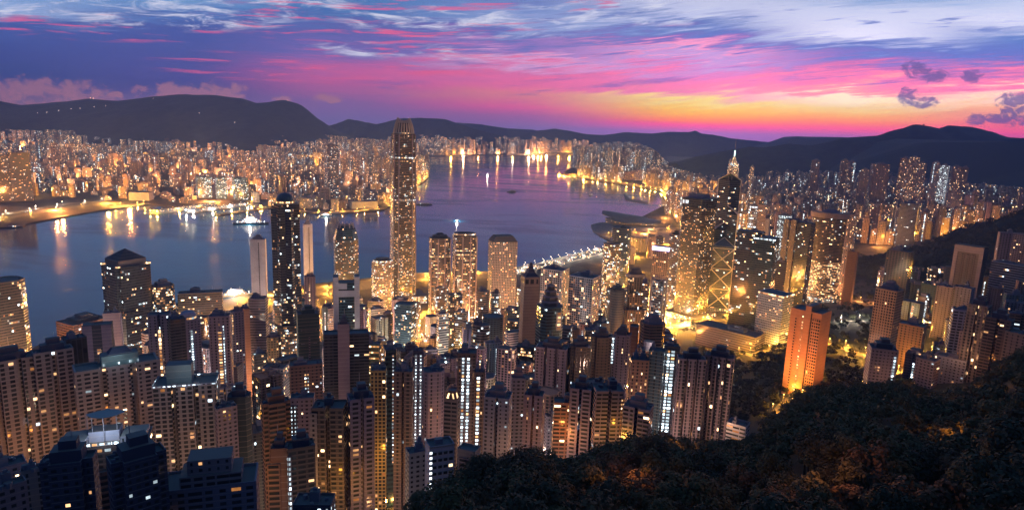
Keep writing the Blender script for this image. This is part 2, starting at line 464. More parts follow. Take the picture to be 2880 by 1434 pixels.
ridge('hills', [(1430, 395), (1500, 370), (1560, 362), (1600, 368), (1650, 378), (1700, 380), (1760, 372), (1830, 376), (1880, 371), (1940, 372), (1955, 367), (1972, 376), (2010, 380), (2060, 390), (2120, 396), (2180, 402), (2230, 418)], 12600, 700, 1600)
ridge('hills', [(2180, 425), (2235, 404), (2265, 392), (2300, 402), (2360, 425)], 10500, 600, 900)
ridge('hills', [(1900, 460), (1960, 440), (2040, 425), (2110, 413), (2150, 415), (2220, 405), (2280, 410), (2330, 400), (2370, 388), (2420, 385), (2470, 382), (2500, 370), (2540, 360), (2570, 350), (2600, 352), (2640, 362), (2670, 353), (2720, 357), (2760, 362), (2790, 372), (2830, 385), (2900, 392), (3000, 398), (3200, 420)], 5900, 1300, 1500)
ridge('hills', [(2480, 510), (2600, 457), (2700, 427), (2780, 404), (2830, 392), (2900, 386), (3000, 380), (3200, 370)], 4700, 900, 1000)
WHILL = ridge('wooded_hill', [(2480, 790), (2530, 760), (2580, 736), (2630, 714), (2690, 690), (2760, 652), (2820, 622), (2880, 594), (3000, 550), (3200, 500)], 1750, 330, 420, nx=120, rough=0.10)

# ------------------------------------------------------------------ building kit
class MB:
    """collects prisms with facade UVs and per-face facade attributes into ONE mesh"""
    def __init__(s):
        s.v = []; s.f = []; s.uv = []; s.wall = []; s.pa = []; s.pb = []; s.pc = []
    def face(s, pts, uvs, wall, pa, pb, pc):
        i = len(s.v); s.v += pts; s.f.append(tuple(range(i, i + len(pts)))); s.uv += uvs
        s.wall.append(wall); s.pa.append(pa); s.pb.append(pb); s.pc.append(pc)
    def prism(s, poly, z0, z1, st, top=1.0, cap=True, roof=(0.05, 0.05, 0.055), seed=None, topshift=(0, 0)):
        n = len(poly)
        cx = sum(p[0] for p in poly) / n; cyy = sum(p[1] for p in poly) / n
        tp = [(cx + (p[0] - cx) * top + topshift[0], cyy + (p[1] - cyy) * top + topshift[1]) for p in poly]
        seed = random.random() * 90 if seed is None else seed
        nf = max(1, round((z1 - z0) / st['fl']))
        u = 0
        for i in range(n):
            a, b = poly[i], poly[(i + 1) % n]; at, bt = tp[i], tp[(i + 1) % n]
            L = math.hypot(b[0] - a[0], b[1] - a[1])
            if L < 0.05: continue
            nb = max(1, round(L / st['bay'])) if n < 14 else max(0.5, L / st['bay'])
            s.face([(a[0], a[1], z0), (b[0], b[1], z0), (bt[0], bt[1], z1), (at[0], at[1], z1)],
                   [(u, 0), (u + nb, 0), (u + nb, nf), (u, nf)], st['wall'], (st['lit'], st['ww'], st['wh']),
                   (st['cool'], seed, st['glass']), (st['off'], st['pow'], 0))
            u += nb + (0 if n >= 14 else 5)
        if cap and top > 0.02:
            s.face([(p[0], p[1], z1) for p in tp], [(0, 0)] * n, roof, (0, 0, 0), (0, seed, 0), (0, 0, 0))
    def box(s, x0, x1, y0, y1, z0, z1, st, **kw):
        s.prism([(x0, y0), (x1, y0), (x1, y1), (x0, y1)], z0, z1, st, **kw)
    def bar(s, p, q, r, st):
        """square bar between two points"""
        p = Vector(p); q = Vector(q); d = (q - p).normalized()
        a = d.orthogonal().normalized() * r; b = d.cross(a).normalized() * r
        c = [a + b, b - a, -a - b, a - b]
        for i in range(4):
            k = c[i]; l = c[(i + 1) % 4]
            s.face([tuple(p + k), tuple(q + k), tuple(q + l), tuple(p + l)][::-1], [(0, 0)] * 4, st['wall'], (0, 0, 0), (0, 0, 0), (0, 0, 0))
    def build(s, name, mat=None, parent=None):
        me = bpy.data.meshes.new(name)
        me.from_pydata(s.v, [], s.f)
        uvl = me.uv_layers.new(name='UVMap')
        uvl.data.foreach_set('uv', np.array(s.uv, dtype=np.float32).ravel())
        a = me.attributes.new('wall', 'FLOAT_COLOR', 'FACE')
        a.data.foreach_set('color', np.array([(*c, 1.0) for c in s.wall], dtype=np.float32).ravel())
        for k, arr in (('pa', s.pa), ('pb', s.pb), ('pc', s.pc)):
            a = me.attributes.new(k, 'FLOAT_VECTOR', 'FACE')
            a.data.foreach_set('vector', np.array(arr, dtype=np.float32).ravel())
        me.update()
        me.materials.append(mat or FACADE)
        o = bpy.data.objects.new(name, me); COL.objects.link(o)
        if parent: o.parent = parent
        return o

COLS = dict(cream=(0.40, 0.33, 0.25), pink=(0.40, 0.29, 0.26), tan=(0.33, 0.24, 0.17), brown=(0.17, 0.115, 0.085), brick=(0.21, 0.10, 0.07),
            grey=(0.27, 0.26, 0.27), pale=(0.45, 0.41, 0.38), white=(0.58, 0.55, 0.52), dark=(0.035, 0.042, 0.048), teal=(0.025, 0.075, 0.085),
            blue=(0.06, 0.12, 0.22), green=(0.02, 0.06, 0.05), navy=(0.05, 0.055, 0.08), rust=(0.34, 0.16, 0.085), bronze=(0.12, 0.085, 0.055), mauve=(0.30, 0.24, 0.26))
COLS = {k: tuple(c * q * (.74 if max(v) > .15 else 1) for c, q in zip(v, (.72, .84, 1.26))) for k, v in COLS.items()}
STY = dict(
    res=dict(bay=3.4, fl=3.0, ww=0.42, wh=0.44, lit=0.055, cool=0.25, off=0, glass=0, pow=3.0),
    bal=dict(bay=5.2, fl=3.1, ww=0.80, wh=0.50, lit=0.045, cool=0.2, off=0, glass=0, pow=2.6),
    pier=dict(bay=4.4, fl=3.1, ww=0.55, wh=0.80, lit=0.05, cool=0.2, off=0, glass=0, pow=2.4),
    off=dict(bay=2.4, fl=3.9, ww=0.97, wh=0.50, lit=0.20, cool=0.3, off=1, glass=0.3, pow=2.2),
    glass=dict(bay=2.1, fl=4.0, ww=0.93, wh=0.52, lit=0.17, cool=0.35, off=1, glass=1, pow=2.4),
    grid=dict(bay=3.6, fl=3.6, ww=0.62, wh=0.62, lit=0.16, cool=0.15, off=0.5, glass=0, pow=2.4),
    blank=dict(bay=4.0, fl=4.0, ww=0, wh=0, lit=0, cool=0, off=0, glass=0, pow=0),
    slot=dict(bay=4.0, fl=3.0, ww=0.30, wh=0.62, lit=0.03, cool=0.3, off=0, glass=0, pow=2.5),
    far=dict(bay=4.5, fl=4.5, ww=0.60, wh=0.60, lit=0.22, cool=0.22, off=0.15, glass=0, pow=3.2))
def style(name, col, **kw):
    d = dict(STY[name]); d['wall'] = COLS[col] if isinstance(col, str) else col
    d.update(kw)
    return d
def rect(W, D, x=0, y=0):
    return [(x - W / 2, y - D / 2), (x + W / 2, y - D / 2), (x + W / 2, y + D / 2), (x - W / 2, y + D / 2)]
def ngon(W, D, n, x=0, y=0, ph=0.0):
    return [(x + W / 2 * math.cos(2 * math.pi * i / n + ph), y + D / 2 * math.sin(2 * math.pi * i / n + ph)) for i in range(n)]
def chamf(W, D, c):
    c = c * min(W, D); a, b = W / 2, D / 2
    return [(-a + c, -b), (a - c, -b), (a, -b + c), (a, b - c), (a - c, b), (-a + c, b), (-a, b - c), (-a, -b + c)]
def notched(W, D, n, d, g):
    """front and back cut by n narrow recesses: the bays of a residential slab"""
    pts = []; bw = (W - n * g) / (n + 1)
    x = -W / 2
    for i in range(n + 1):
        pts += [(x, -D / 2), (x + bw, -D / 2)]
        if i < n: pts += [(x + bw, -D / 2 + d), (x + bw + g, -D / 2 + d)]
        x += bw + g
    return pts + [(-p[0], -p[1]) for p in pts]
def crossp(W, D, k=0.28):
    a, b = W / 2, D / 2; c, d = a * (1 - 2 * k) , b * (1 - 2 * k)
    return [(-c, -b), (c, -b), (c, -d), (a, -d), (a, d), (c, d), (c, b), (-c, b), (-c, d), (-a, d), (-a, -d), (-c, -d)]
M_STRIP = {}
ROOFDK = (0.045, 0.05, 0.06)
PROTECT = []      # (x0, x1, ytop, ybottom, Y) picture zones kept free for the buildings placed by hand
FOOT = []         # footprints already taken (X, Y, radius)
BLD = []          # every individual building: dict

YTAB = ([760, 800, 840, 880, 930, 980, 1050, 1150, 1250, 1350, 1434], [1080, 1000, 930, 850, 690, 590, 500, 425, 360, 310, 270])
def default_Y(xc, top):
    t = top - (xc - CXP) * 0.0367
    return float(np.interp(t, *YTAB))

def site(x0, x1, top, Y=None, rot=0.0, dr=0.8, h=40.0):
    xc = (x0 + x1) / 2
    Y = Y or default_Y(xc, top)
    X, _, Z = at_y(xc, top, Y)
    Wa = (x1 - x0) * depth(Y, Z) / FPX
    r = rad(rot)
    W = Wa / (abs(math.cos(r)) + dr * abs(math.sin(r)))
    D = W * dr
    # the roof's near edge, not its centre, is what the picture measures
    gx, gy = X, Y
    gz = ground_z(gx, gy) if not inside(gx, gy, KOW_ALL) else 4.0
    zb = min(gz, Z - h) - 4.0
    rz = -math.atan2(X, Y) + r
    FOOT.append((X, Y, 0.5 * math.hypot(W, D)))
    return X, Y, Z, zb, W, D, rz

def roof_plant(mb, W, D, z, big=1.0, col='grey', parent=None):
    if parent is not None:
        # each roof structure a part of its own
        st = style('blank', col)
        for i in range(random.randint(1, 2)):
            m = MB(); w = W * random.uniform(0.2, 0.42); d = D * random.uniform(0.22, 0.5); x = random.uniform(-1, 1) * (W - w) * .34; y = random.uniform(-1, 1) * (D - d) * .34; h = random.uniform(2.5, 7)
            m.box(x - w / 2, x + w / 2, y - d / 2, y + d / 2, z - .2, z + h, st, roof=(.06, .065, .075)); m.box(x - w / 5, x + w / 4, y - d / 5, y + d / 5, z + h - .1, z + h + random.uniform(1.2, 3.5), st, roof=(.06, .065, .075))
            m.build('plant_room', parent=parent)
        for i in range(random.randint(1, 4)):
            m = MB(); x = random.uniform(-.42, .42) * W; y = random.uniform(-.42, .42) * D; r = random.uniform(.7, 1.5)
            m.prism(ngon(2 * r, 2 * r, 8, x, y), z - .1, z + random.uniform(1.4, 2.6), st, roof=(.07, .07, .08)); m.build('water_tank', parent=parent)
        if random.random() < .4:
            m = MB(); x = random.uniform(-.3, .3) * W; m.box(x - .2, x + .2, -.2, .2, z, z + random.uniform(6, 12), st); m.build('antenna', parent=parent)
        return
    st = style('blank', col)
    n = random.randint(1, 3)
    for i in range(n):
        w = W * random.uniform(0.18, 0.42) * big; d = D * random.uniform(0.2, 0.5) * big
        x = random.uniform(-1, 1) * (W - w) * 0.36; y = random.uniform(-1, 1) * (D - d) * 0.36
        h = random.uniform(2.5, 7.5) * big
        mb.box(x - w / 2, x + w / 2, y - d / 2, y + d / 2, z - 0.2, z + h, st, roof=(0.06, 0.065, 0.075))
        if random.random() < 0.5:
            mb.box(x - w / 5, x + w / 5, y - d / 5, y + d / 5, z + h - 0.1, z + h + random.uniform(1.5, 4), st, roof=(0.06, 0.065, 0.075))
    for i in range(random.randint(2, 5)):
        x = random.uniform(-.42, .42) * W; y = random.uniform(-.42, .42) * D; r = random.uniform(0.5, 1.3)
        mb.box(x - r, x + r, y - r, y + r, z - 0.1, z + random.uniform(1.0, 2.4), st, roof=(0.07, 0.07, 0.08))
    if random.random() < 0.35:
        x = random.uniform(-.3, .3) * W; y = random.uniform(-.3, .3) * D
        mb.box(x - .18, x + .18, y - .18, y + .18, z, z + random.uniform(6, 12), st)

def parapet(mb, poly, z, col, h=1.3, t=0.96):
    n = len(poly); cx = sum(p[0] for p in poly) / n; cyy = sum(p[1] for p in poly) / n
    st = style('blank', col)
    mb.prism(poly, z, z + h, st, cap=False)
    inn = [(cx + (p[0] - cx) * t, cyy + (p[1] - cyy) * t) for p in poly]
    for i in range(n):
        a, b = poly[i], poly[(i + 1) % n]; c, d = inn[(i + 1) % n], inn[i]
        mb.face([(a[0], a[1], z + h), (b[0], b[1], z + h), (c[0], c[1], z + h), (d[0], d[1], z + h)], [(0, 0)] * 4, st['wall'], (0, 0, 0), (0, 0, 0), (0, 0, 0))
        mb.face([(d[0], d[1], z), (d[0], d[1], z + h), (c[0], c[1], z + h), (c[0], c[1], z)], [(0, 0)] * 4, st['wall'], (0, 0, 0), (0, 0, 0), (0, 0, 0))

def strip(root, u, wid, z0, z1, W, D, cool=1.0, power=3.5, fl=3.0, side=0, wh=0.55, ww=0.75, cols_=1, wallc='grey', name='stairwell_windows'):
    """lit stairwell: a shallow bay on the facade whose windows are lit on every floor"""
    mb = MB(); st = style('blank', wallc, bay=wid / cols_, fl=fl, lit=1.0, ww=ww, wh=wh, cool=cool, pow=power)
    if side == 0:
        x = u * W; mb.box(x - wid / 2, x + wid / 2, -D / 2 - 0.5, -D / 2 + 0.6, z0, z1, st)
    else:
        y = u * D; x = side * W / 2
        mb.box(min(x - side * 0.6, x + side * 0.5), max(x - side * 0.6, x + side * 0.5), y - wid / 2, y + wid / 2, z0, z1, st)
    return mb.build(name, parent=root)

def plan(shape, W, D):
    if shape == 'box': return rect(W, D)
    if shape == 'cross': return crossp(W, D, 0.2)
    if shape == 'oct': return chamf(W, D, 0.24)
    if shape == 'cyl': return ngon(W, D, 24)
    if shape == 'slab2': return notched(W, D, 1, min(4.0, D * .3), W * 0.12)
    if shape == 'slab3': return notched(W, D, 2, min(4.0, D * .3), W * 0.08)
    if shape == 'slab4': return notched(W, D, 3, min(4.0, D * .3), W * 0.06)
    if shape == 'hex': return ngon(W, D, 6)
    return rect(W, D)

def record(root, X, Y, Z, zb, W, D, **kw):
    px, py = proj(X, Y, Z); _, pb_ = proj(X, Y, zb)
    d = dict(o=root, px=px, py=py, X=X, Y=Y, Z=Z, h=Z - zb, W=W, **kw)
    BLD.append(d)
    return d

def B(name, label, cat, x0, x1, top, sty, col, Y=None, rot=0.0, dr=0.8, h=40.0, shape='box', bot=None, roof='plant', strips=(), group=None,
      pod=None, steps=(), fin=None, roofcol=ROOFDK, plantcol='grey', parap=True, **kw):
    """one building placed where the picture shows it; returns (root, local dims)"""
    X, Y, Z, zb, W, D, rz = site(x0, x1, top, Y, rot, dr, h)
    root = empty(name, (X, Y, zb), rz, label, cat, group)
    H = Z - zb
    st = style(sty, col, **kw)
    poly = plan(shape, W, D)
    mb = MB(); mb.prism(poly, 0, H, st, roof=roofcol)
    for (k, z0f, z1f) in steps:      # lower shoulders wrapped round the shaft
        mb.prism([(p[0] * k, p[1] * k) for p in poly], 0, H * z1f, st, roof=roofcol)
    mb.build('tower_body', parent=root)
    if parap and roof not in ('pyr', 'dome'):
        pm = MB(); parapet(pm, poly, H, col); pm.build('roof_parapet', parent=root)
    if roof == 'plant':
        roof_plant(None, W, D, H, col=plantcol, parent=root)
    elif roof == 'house':
        pm = MB(); pm.box(-W * .3, W * .3, -D * .3, D * .3, H, H + 5.5, style('blank', plantcol), roof=ROOFDK)
        pm.box(-W * .14, W * .2, -D * .2, D * .18, H + 5.3, H + 9.5, style('blank', plantcol), roof=ROOFDK); pm.build('plant_room', parent=root)
        if Y < 760:
            for i in range(random.randint(3, 6)):
                m = MB(); x = random.choice([-1, 1]) * W * random.uniform(.33, .44); y = random.uniform(-.42, .42) * D; r = random.uniform(.5, 1.1); m.box(x - r, x + r, y - r * .7, y + r * .7, H - .1, H + random.uniform(.9, 2.0), style('blank', 'grey'), roof=(.10, .10, .11)); m.build('roof_unit', parent=root)
            m = MB(); x, y = W * random.uniform(-.1, .1), D * random.uniform(-.1, .1); m.bar((x, y, H + 9), (x, y, H + random.uniform(13, 17)), .12, style('blank', 'grey')); m.build('antenna', parent=root)
    elif roof == 'pyr':
        pm = MB(); pm.prism(poly, H, H + W * kw.get('pyrh', 0.5) if False else H + W * 0.42, style('blank', plantcol), top=0.01); pm.build('pyramid_roof', parent=root)
    for s_ in strips:
        u, wid, t0, t1 = s_[:4]; opt = s_[4] if len(s_) > 4 else {}
        strip(root, u, wid, H - t1, H - t0, W, D, **opt)
    if pod:
        pm = MB(); pm.prism(rect(W * pod[0], D * pod[0]), 0, pod[1], style('off', col), roof=(0.06, 0.06, 0.06)); pm.build('podium', parent=root)
    yb = bot if bot else top + (H / Y * FPX)
    PROTECT.append((x0, x1, top - 4, yb, Y))
    record(root, X, Y, Z, zb, W, D, hand=True, col=col, sty=sty)
    return root, W, D, H

# ================================================================== landmark towers
GLASSDK = dict(glass=1)
def parts_lights(*a): pass

# --- tallest tower: tapering shaft with a crown of lit fins
X, Y, Z, zb, W, D, rz = site(1095, 1176, 338, 1452, 12, 0.95)
t = empty('skyscraper', (X, Y, zb), rz, 'tallest tower, slim tapering shaft with clawed crown, standing alone against the harbour', 'skyscraper')
H = Z - zb
for nm, z0, z1, k, tp, lit, pw in (('lower_shaft', 0, H * .36, 1.0, .985, .34, 2.2), ('middle_shaft', H * .36, H * .72, .955, .985, .26, 2.2), ('upper_shaft', H * .72, H * .93, .91, .93, .14, 2.4)):
    m = MB(); pl = chamf(W * k, D * k, 0.2)
    m.prism(pl, z0, z1, style('off', (0.10, 0.09, 0.085), lit=lit, cool=.25, pow=pw * .72, ww=.9, wh=.38, fl=3.5, bay=1.9, glass=.6), top=tp)
    for a_ in range(4):
        for s_ in (-1, 1):
            c, s2 = math.cos(a_ * math.pi / 2), math.sin(a_ * math.pi / 2); lx, ly = s_ * W * k * .3, -D * k * .5
            qx, qy = c * lx - s2 * ly, s2 * lx + c * ly
            m.box(qx - 1.1, qx + 1.1, qy - 1.1, qy + 1.1, z0, z1 * .995, style('blank', 'mauve'))
    m.build(nm, parent=t)
m = MB()
for k, z_ in ((.86, .30), (.86, .575), (.84, .80)):
    m = MB(); m.prism(chamf(W * (k + .12), D * (k + .12), .2), H * z_, H * z_ + 3.2, style('blank', 'grey', lit=1, ww=.8, wh=.7, bay=3, fl=3.2, pow=1.6, cool=.5)); m.build('lit_service_floor', parent=t)
m = MB()
for i in range(22):
    a_ = 2 * math.pi * i / 22; rx, ry = W * .415 * math.cos(a_), D * .415 * math.sin(a_)
    zc = H * (1.004 + .008 * math.cos(2 * a_))
    pf = style('blank', (.34, .33, .34))
    m.bar((rx, ry, H * .905), (rx * .96, ry * .96, H * .945), 1.2, pf)
    m.bar((rx * .96, ry * .96, H * .945), (rx * .82, ry * .82, H * .978), 1.1, pf)
    m.bar((rx * .82, ry * .82, H * .978), (rx * .58, ry * .58, zc), .9, pf)
m.prism(ngon(W * .70, D * .70, 16), H * .91, H * .95, style('glass', 'dark', lit=0)); m.prism(ngon(W * .66, D * .66, 16), H * .95, H * .985, style('glass', 'dark', lit=0), top=.7)
m.build('crown_fins', parent=t)
m = MB(); m.prism(ngon(W * .72, D * .72, 16), H * .925, H * .934, style('blank', 'white', lit=1, ww=.9, wh=.9, bay=4, fl=3, pow=1.6, cool=.6)); m.build('crown_lights', parent=t)
m = MB(); m.box(-W * .7, W * .9, -D * .65, D * .6, 0, 20, style('off', 'tan', lit=.8, pow=2)); m.build('podium', parent=t)
PROTECT.append((1085, 1184, 320, 815, 1452)); record(t, X, Y, Z, zb, W, D, hand=True, col='bronze', sty='off')

# --- dark star-plan tower with a domed cap
X, Y, Z, zb, W, D, rz = site(752, 852, 572, 1010, 20, 1.0)
t = empty('skyscraper', (X, Y, zb), rz, 'near-black glass tower with stepped shoulders and domed cap, rising highest of the shoreline at left', 'skyscraper'); H = Z - zb
m = MB(); st = style('glass', 'dark', lit=.13, cool=.35, pow=2.0)
m.prism(rect(W * .74, D * .74), 0, H, st); m.prism([(p[0] * math.cos(.785) - p[1] * math.sin(.785), p[0] * math.sin(.785) + p[1] * math.cos(.785)) for p in rect(W * .74, D * .74)], 0, H * .975, st)
m.prism(chamf(W * 1.12, D * 1.12, .3), 0, H * .3, style('glass', 'dark', lit=.5, pow=1.9)); m.build('tower_body', parent=t)
m = MB(); m.prism(ngon(W * .62, D * .62, 12), H, H * 1.018, style('blank', 'bronze', lit=1, bay=3, fl=5, ww=.8, wh=.5, pow=1.8)); m.build('lit_cap_band', parent=t)
m = MB(); r0 = W * .31
for i in range(5):
    a0, a1 = i * .3, (i + 1) * .3
    m.prism(ngon(2 * r0 * math.cos(a0), 2 * r0 * math.cos(a0), 16), H * 1.018 + r0 * .9 * math.sin(a0), H * 1.018 + r0 * .9 * math.sin(a1), style('blank', 'teal', glass=1), top=math.cos(a1) / math.cos(a0))
m.build('dome', parent=t)
m = MB(); m.bar((0, 0, H * 1.05), (0, 0, H * 1.12), .5, style('blank', 'dark')); m.build('mast', parent=t)
PROTECT.append((745, 856, 525, 960, 1010)); record(t, X, Y, Z, zb, W, D, hand=True, col='dark', sty='glass')

# --- shorter rounded glass tower left of the tallest one
X, Y, Z, zb, W, D, rz = site(936, 1010, 672, 1345, 10, .95)
t = empty('skyscraper', (X, Y, zb), rz, 'rounded dark glass tower with curved crown behind the white-framed slab', 'skyscraper'); H = Z - zb
m = MB(); m.prism(chamf(W, D, .28), 0, H, style('glass', (.06, .06, .06), lit=.3, pow=1.4, cool=.4, wh=.4)); m.build('tower_body', parent=t)
m = MB(); m.prism(chamf(W, D, .28), H, H + 20, style('glass', 'teal', lit=.10), top=.8); m.prism(chamf(W * .8, D * .8, .3), H + 20, H + 29, style('glass', 'teal', lit=.05), top=.72); m.build('curved_crown', parent=t)
m = MB()
for i in range(10):
    a_ = 2 * math.pi * i / 10; m.bar((W * .4 * math.cos(a_), D * .4 * math.sin(a_), H + 14), (W * .3 * math.cos(a_), D * .3 * math.sin(a_), H + 34), .7, style('blank', 'grey'))
m.build('crown_fins', parent=t)
PROTECT.append((930, 1014, 630, 770, 1345)); record(t, X, Y, Z, zb, W, D, hand=True, col='teal', sty='glass')

# --- white-framed slab in front of it
X, Y, Z, zb, W, D, rz = site(938, 1010, 775, 900, 0, .55)
t = empty('office_tower', (X, Y, zb), rz, 'slab of green glass held between two white end piers, facing the hill', 'office tower'); H = Z - zb
m = MB(); m.box(-W * .3, W * .3, -D * .46, D * .46, 0, H - 8, style('glass', 'teal', lit=.2, pow=1.8)); m.build('glass_body', parent=t)
for s_ in (-1, 1):
    m = MB(); m.box(min(s_ * W * .3, s_ * W * .5), max(s_ * W * .3, s_ * W * .5), -D * .5, D * .5, 0, H, style('blank', 'white')); m.build('end_pier', parent=t)
m = MB(); m.box(-W * .3, W * .02, -D * .47, D * .47, H - 17, H - 9, style('blank', 'white')); m.box(-W * .3, W * .3, -D * .48, -D * .4, H - 28, H - 19, style('blank', 'white')); m.build('cross_beam', parent=t)
PROTECT.append((934, 1014, 770, 920, 900)); record(t, X, Y, Z, zb, W, D, hand=True, col='white', sty='glass')

# --- stepped hexagonal hotel left of the tallest tower
r_, W, D, H = B('office_tower', 'terraced octagonal block with bright floor bands beside the base of the tallest tower', 'office tower', 1042, 1110, 738, 'off', 'tan', Y=1380, shape='oct', bot=815, rot=18, lit=.55, pow=2.0, wh=.4, roof='none')
m = MB(); m.prism(chamf(W * .9, D * .9, .3), H, H + 6, style('off', 'tan', lit=.8, pow=2.4)); m.prism(chamf(W * .6, D * .6, .3), H + 6, H + 10, style('blank', 'brown')); m.build('lit_roof_tier', parent=r_)

# --- twin rounded bronze towers
for (x0, x1, top, lab, ring) in ((1206, 1268, 668, 'left of the twin rounded bronze towers, its roof dark', 0), (1272, 1342, 660, 'right of the twin rounded bronze towers, a lit ring on its roof', 1)):
    X, Y, Z, zb, W, D, rz = site(x0, x1, top, 1330, 8, .72)
    t = empty('office_tower', (X, Y, zb), rz, lab, 'office tower', 'twin rounded bronze towers'); H = Z - zb
    pl = [(-W * .5, D * .3), (-W * .5, -D * .25)] + [(-W * .5 + W * .42 + W * .42 * math.cos(a_), -D * .25 + D * .28 * math.sin(a_)) for a_ in np.linspace(math.pi, 1.5 * math.pi, 6)[1:]] + [(W * .5 - W * .42 + W * .42 * math.cos(a_), -D * .25 + D * .28 * math.sin(a_)) for a_ in np.linspace(1.5 * math.pi, 2 * math.pi, 6)] + [(W * .5, D * .3)] + [(W * .3, D * .5), (-W * .3, D * .5)]
    m = MB(); m.prism(pl, 0, H, style('off', 'bronze', lit=.34, pow=1.6, wh=.42, fl=4, bay=2.6, cool=.12, glass=.6)); m.build('tower_body', parent=t)
    m = MB()
    for fx in (-.46, -.12, .22, .5):
        m.box(fx * W - 1.0, fx * W + 1.0, -D * .56, -D * .4, 0, H * .99, style('blank', 'pink'))
    m.build('vertical_piers', parent=t)
    m = MB()
    if ring:
        for rr, pw in ((.98, 2.2), (.62, 1.8)):
            m.prism(ngon(W * rr, D * rr, 24), H, H + 4, style('blank', 'pink', lit=1, bay=3, fl=4, ww=.7, wh=.5, pow=pw, cool=.1))
        m.build('lit_roof_ring', parent=t)
    else:
        m.prism(ngon(W * .8, D * .8, 14), H, H + 6, style('blank', 'dark'), top=.9); m.prism(ngon(W * .4, D * .4, 10), H + 6, H + 10, style('blank', 'dark'), top=.7); m.build('plant_room', parent=t)
    m = MB(); m.box(-W * .5, W * .5, -D * .58, -D * .3, H * .78, H * .8, style('blank', 'grey', lit=1, ww=1, wh=.6, bay=3, fl=4, pow=1.5)); m.build('lit_floor_band', parent=t)
    PROTECT.append((x0 - 2, x1 + 2, top - 8, 790, 1330)); record(t, X, Y, Z, zb, W, D, hand=True, col='bronze', sty='off')

# --- pale block with chamfered dark roof and porthole windows
X, Y, Z, zb, W, D, rz = site(1374, 1456, 676, 1358, 16, .7)
t = empty('office_tower', (X, Y, zb), rz, 'pale pinkish square tower with portholes and a dark slope-sided roof by the water', 'office tower'); H = Z - zb
m = MB(); m.prism(rect(W, D), 0, H, style('grid', 'pale', bay=3.4, fl=3.5, ww=.6, wh=.6, lit=.16, cool=.05, pow=1.8, off=.6)); m.build('tower_body', parent=t)
m = MB(); m.prism(rect(W, D), H, H + 11, style('blank', (.09, .10, .12)), top=.68, roof=(.03, .035, .04)); m.build('sloped_roof', parent=t)
m = MB(); m.prism(rect(W * 1.01, D * 1.01), H - 1.2, H, style('blank', 'dark')); m.build('cornice', parent=t)
m = MB(); m.prism(rect(W * 1.25, D * 1.3), 0, 18, style('off', 'pale', lit=.6)); m.build('podium', parent=t)
PROTECT.append((1368, 1460, 655, 790, 1358)); record(t, X, Y, Z, zb, W, D, hand=True, col='pale', sty='grid')

# --- dark tower with a pyramid roof at the left
X, Y, Z, zb, W, D, rz = site(290, 418, 742, 960, 28, .9)
t = empty('office_tower', (X, Y, zb), rz, 'black glass tower topped by a brown pyramid roof, alone on the left shoreline', 'office tower'); H = Z - zb
m = MB(); m.prism(crossp(W, D, .1), 0, H, style('glass', 'dark', lit=.05, pow=2.6)); m.prism(chamf(W * 1.08, D * 1.08, .16), 0, H * .62, style('glass', 'dark', lit=.10, pow=2.6)); m.build('tower_body', parent=t)
m = MB(); m.prism(rect(W * .78, D * .78), H, H + 9, style('blank', 'tan'), cap=False); m.build('roof_house', parent=t)
m = MB(); m.prism(rect(W * .80, D * .80), H + 9, H + 23, style('blank', 'brown'), top=.03); m.build('pyramid_roof', parent=t)
for sx, sy in ((-1, -1), (1, -1), (1, 1), (-1, 1)):
    m = MB(); m.box(sx * W * .43 - 2.4, sx * W * .43 + 2.4, sy * D * .43 - 2.4, sy * D * .43 + 2.4, H, H + 2.4, style('blank', 'pale', lit=1, ww=.9, wh=.8, bay=4, fl=2.4, pow=2.6, cool=0)); m.build('corner_lamp', parent=t)
m = MB(); m.prism(chamf(W * 1.085, D * 1.085, .16), H * .335, H * .352, style('blank', 'dark', lit=.85, ww=.8, wh=.7, bay=2.4, fl=2, pow=2.4, cool=.6)); m.build('lit_floor_band', parent=t)
PROTECT.append((285, 426, 690, 905, 960)); record(t, X, Y, Z, zb, W, D, hand=True, col='dark', sty='glass')

# --- big square dark glass tower on the right of centre
X, Y, Z, zb, W, D, rz = site(1918, 2020, 556, 1345, -30, 1.0)
t = empty('skyscraper', (X, Y, zb), rz, 'broad flat-topped dark glass tower directly left of the cross-braced tower', 'skyscraper'); H = Z - zb
m = MB(); m.prism(chamf(W, D, .1), 0, H, style('glass', (.07, .058, .048), lit=.17, pow=1.6, cool=.12, fl=3.3, bay=1.5)); m.build('tower_body', parent=t)
m = MB(); m.prism(chamf(W * 1.004, D * 1.004, .1), H * .93, H * 1.0, style('glass', 'dark', lit=.02), cap=False); m.build('dark_crown', parent=t)
m = MB(); m.box(-W * .3, W * .25, -D * .3, D * .3, H, H + 7, style('blank', 'mauve')); m.build('plant_room', parent=t)
m = MB(); m.box(-W * .47, -W * .17, -D * .505, -D * .49, H * .952, H * .985, style('blank', 'white', lit=1, ww=.72, wh=.7, bay=3.2, fl=6, pow=1.8, cool=1)); m.build('rooftop_sign', parent=t)
m = MB(); m.prism(rect(W * 1.5, D * 1.4), 0, 16, style('off', 'tan', lit=.7)); m.build('podium', parent=t)
PROTECT.append((1910, 2026, 540, 890, 1345)); record(t, X, Y, Z, zb, W, D, hand=True, col='bronze', sty='glass')

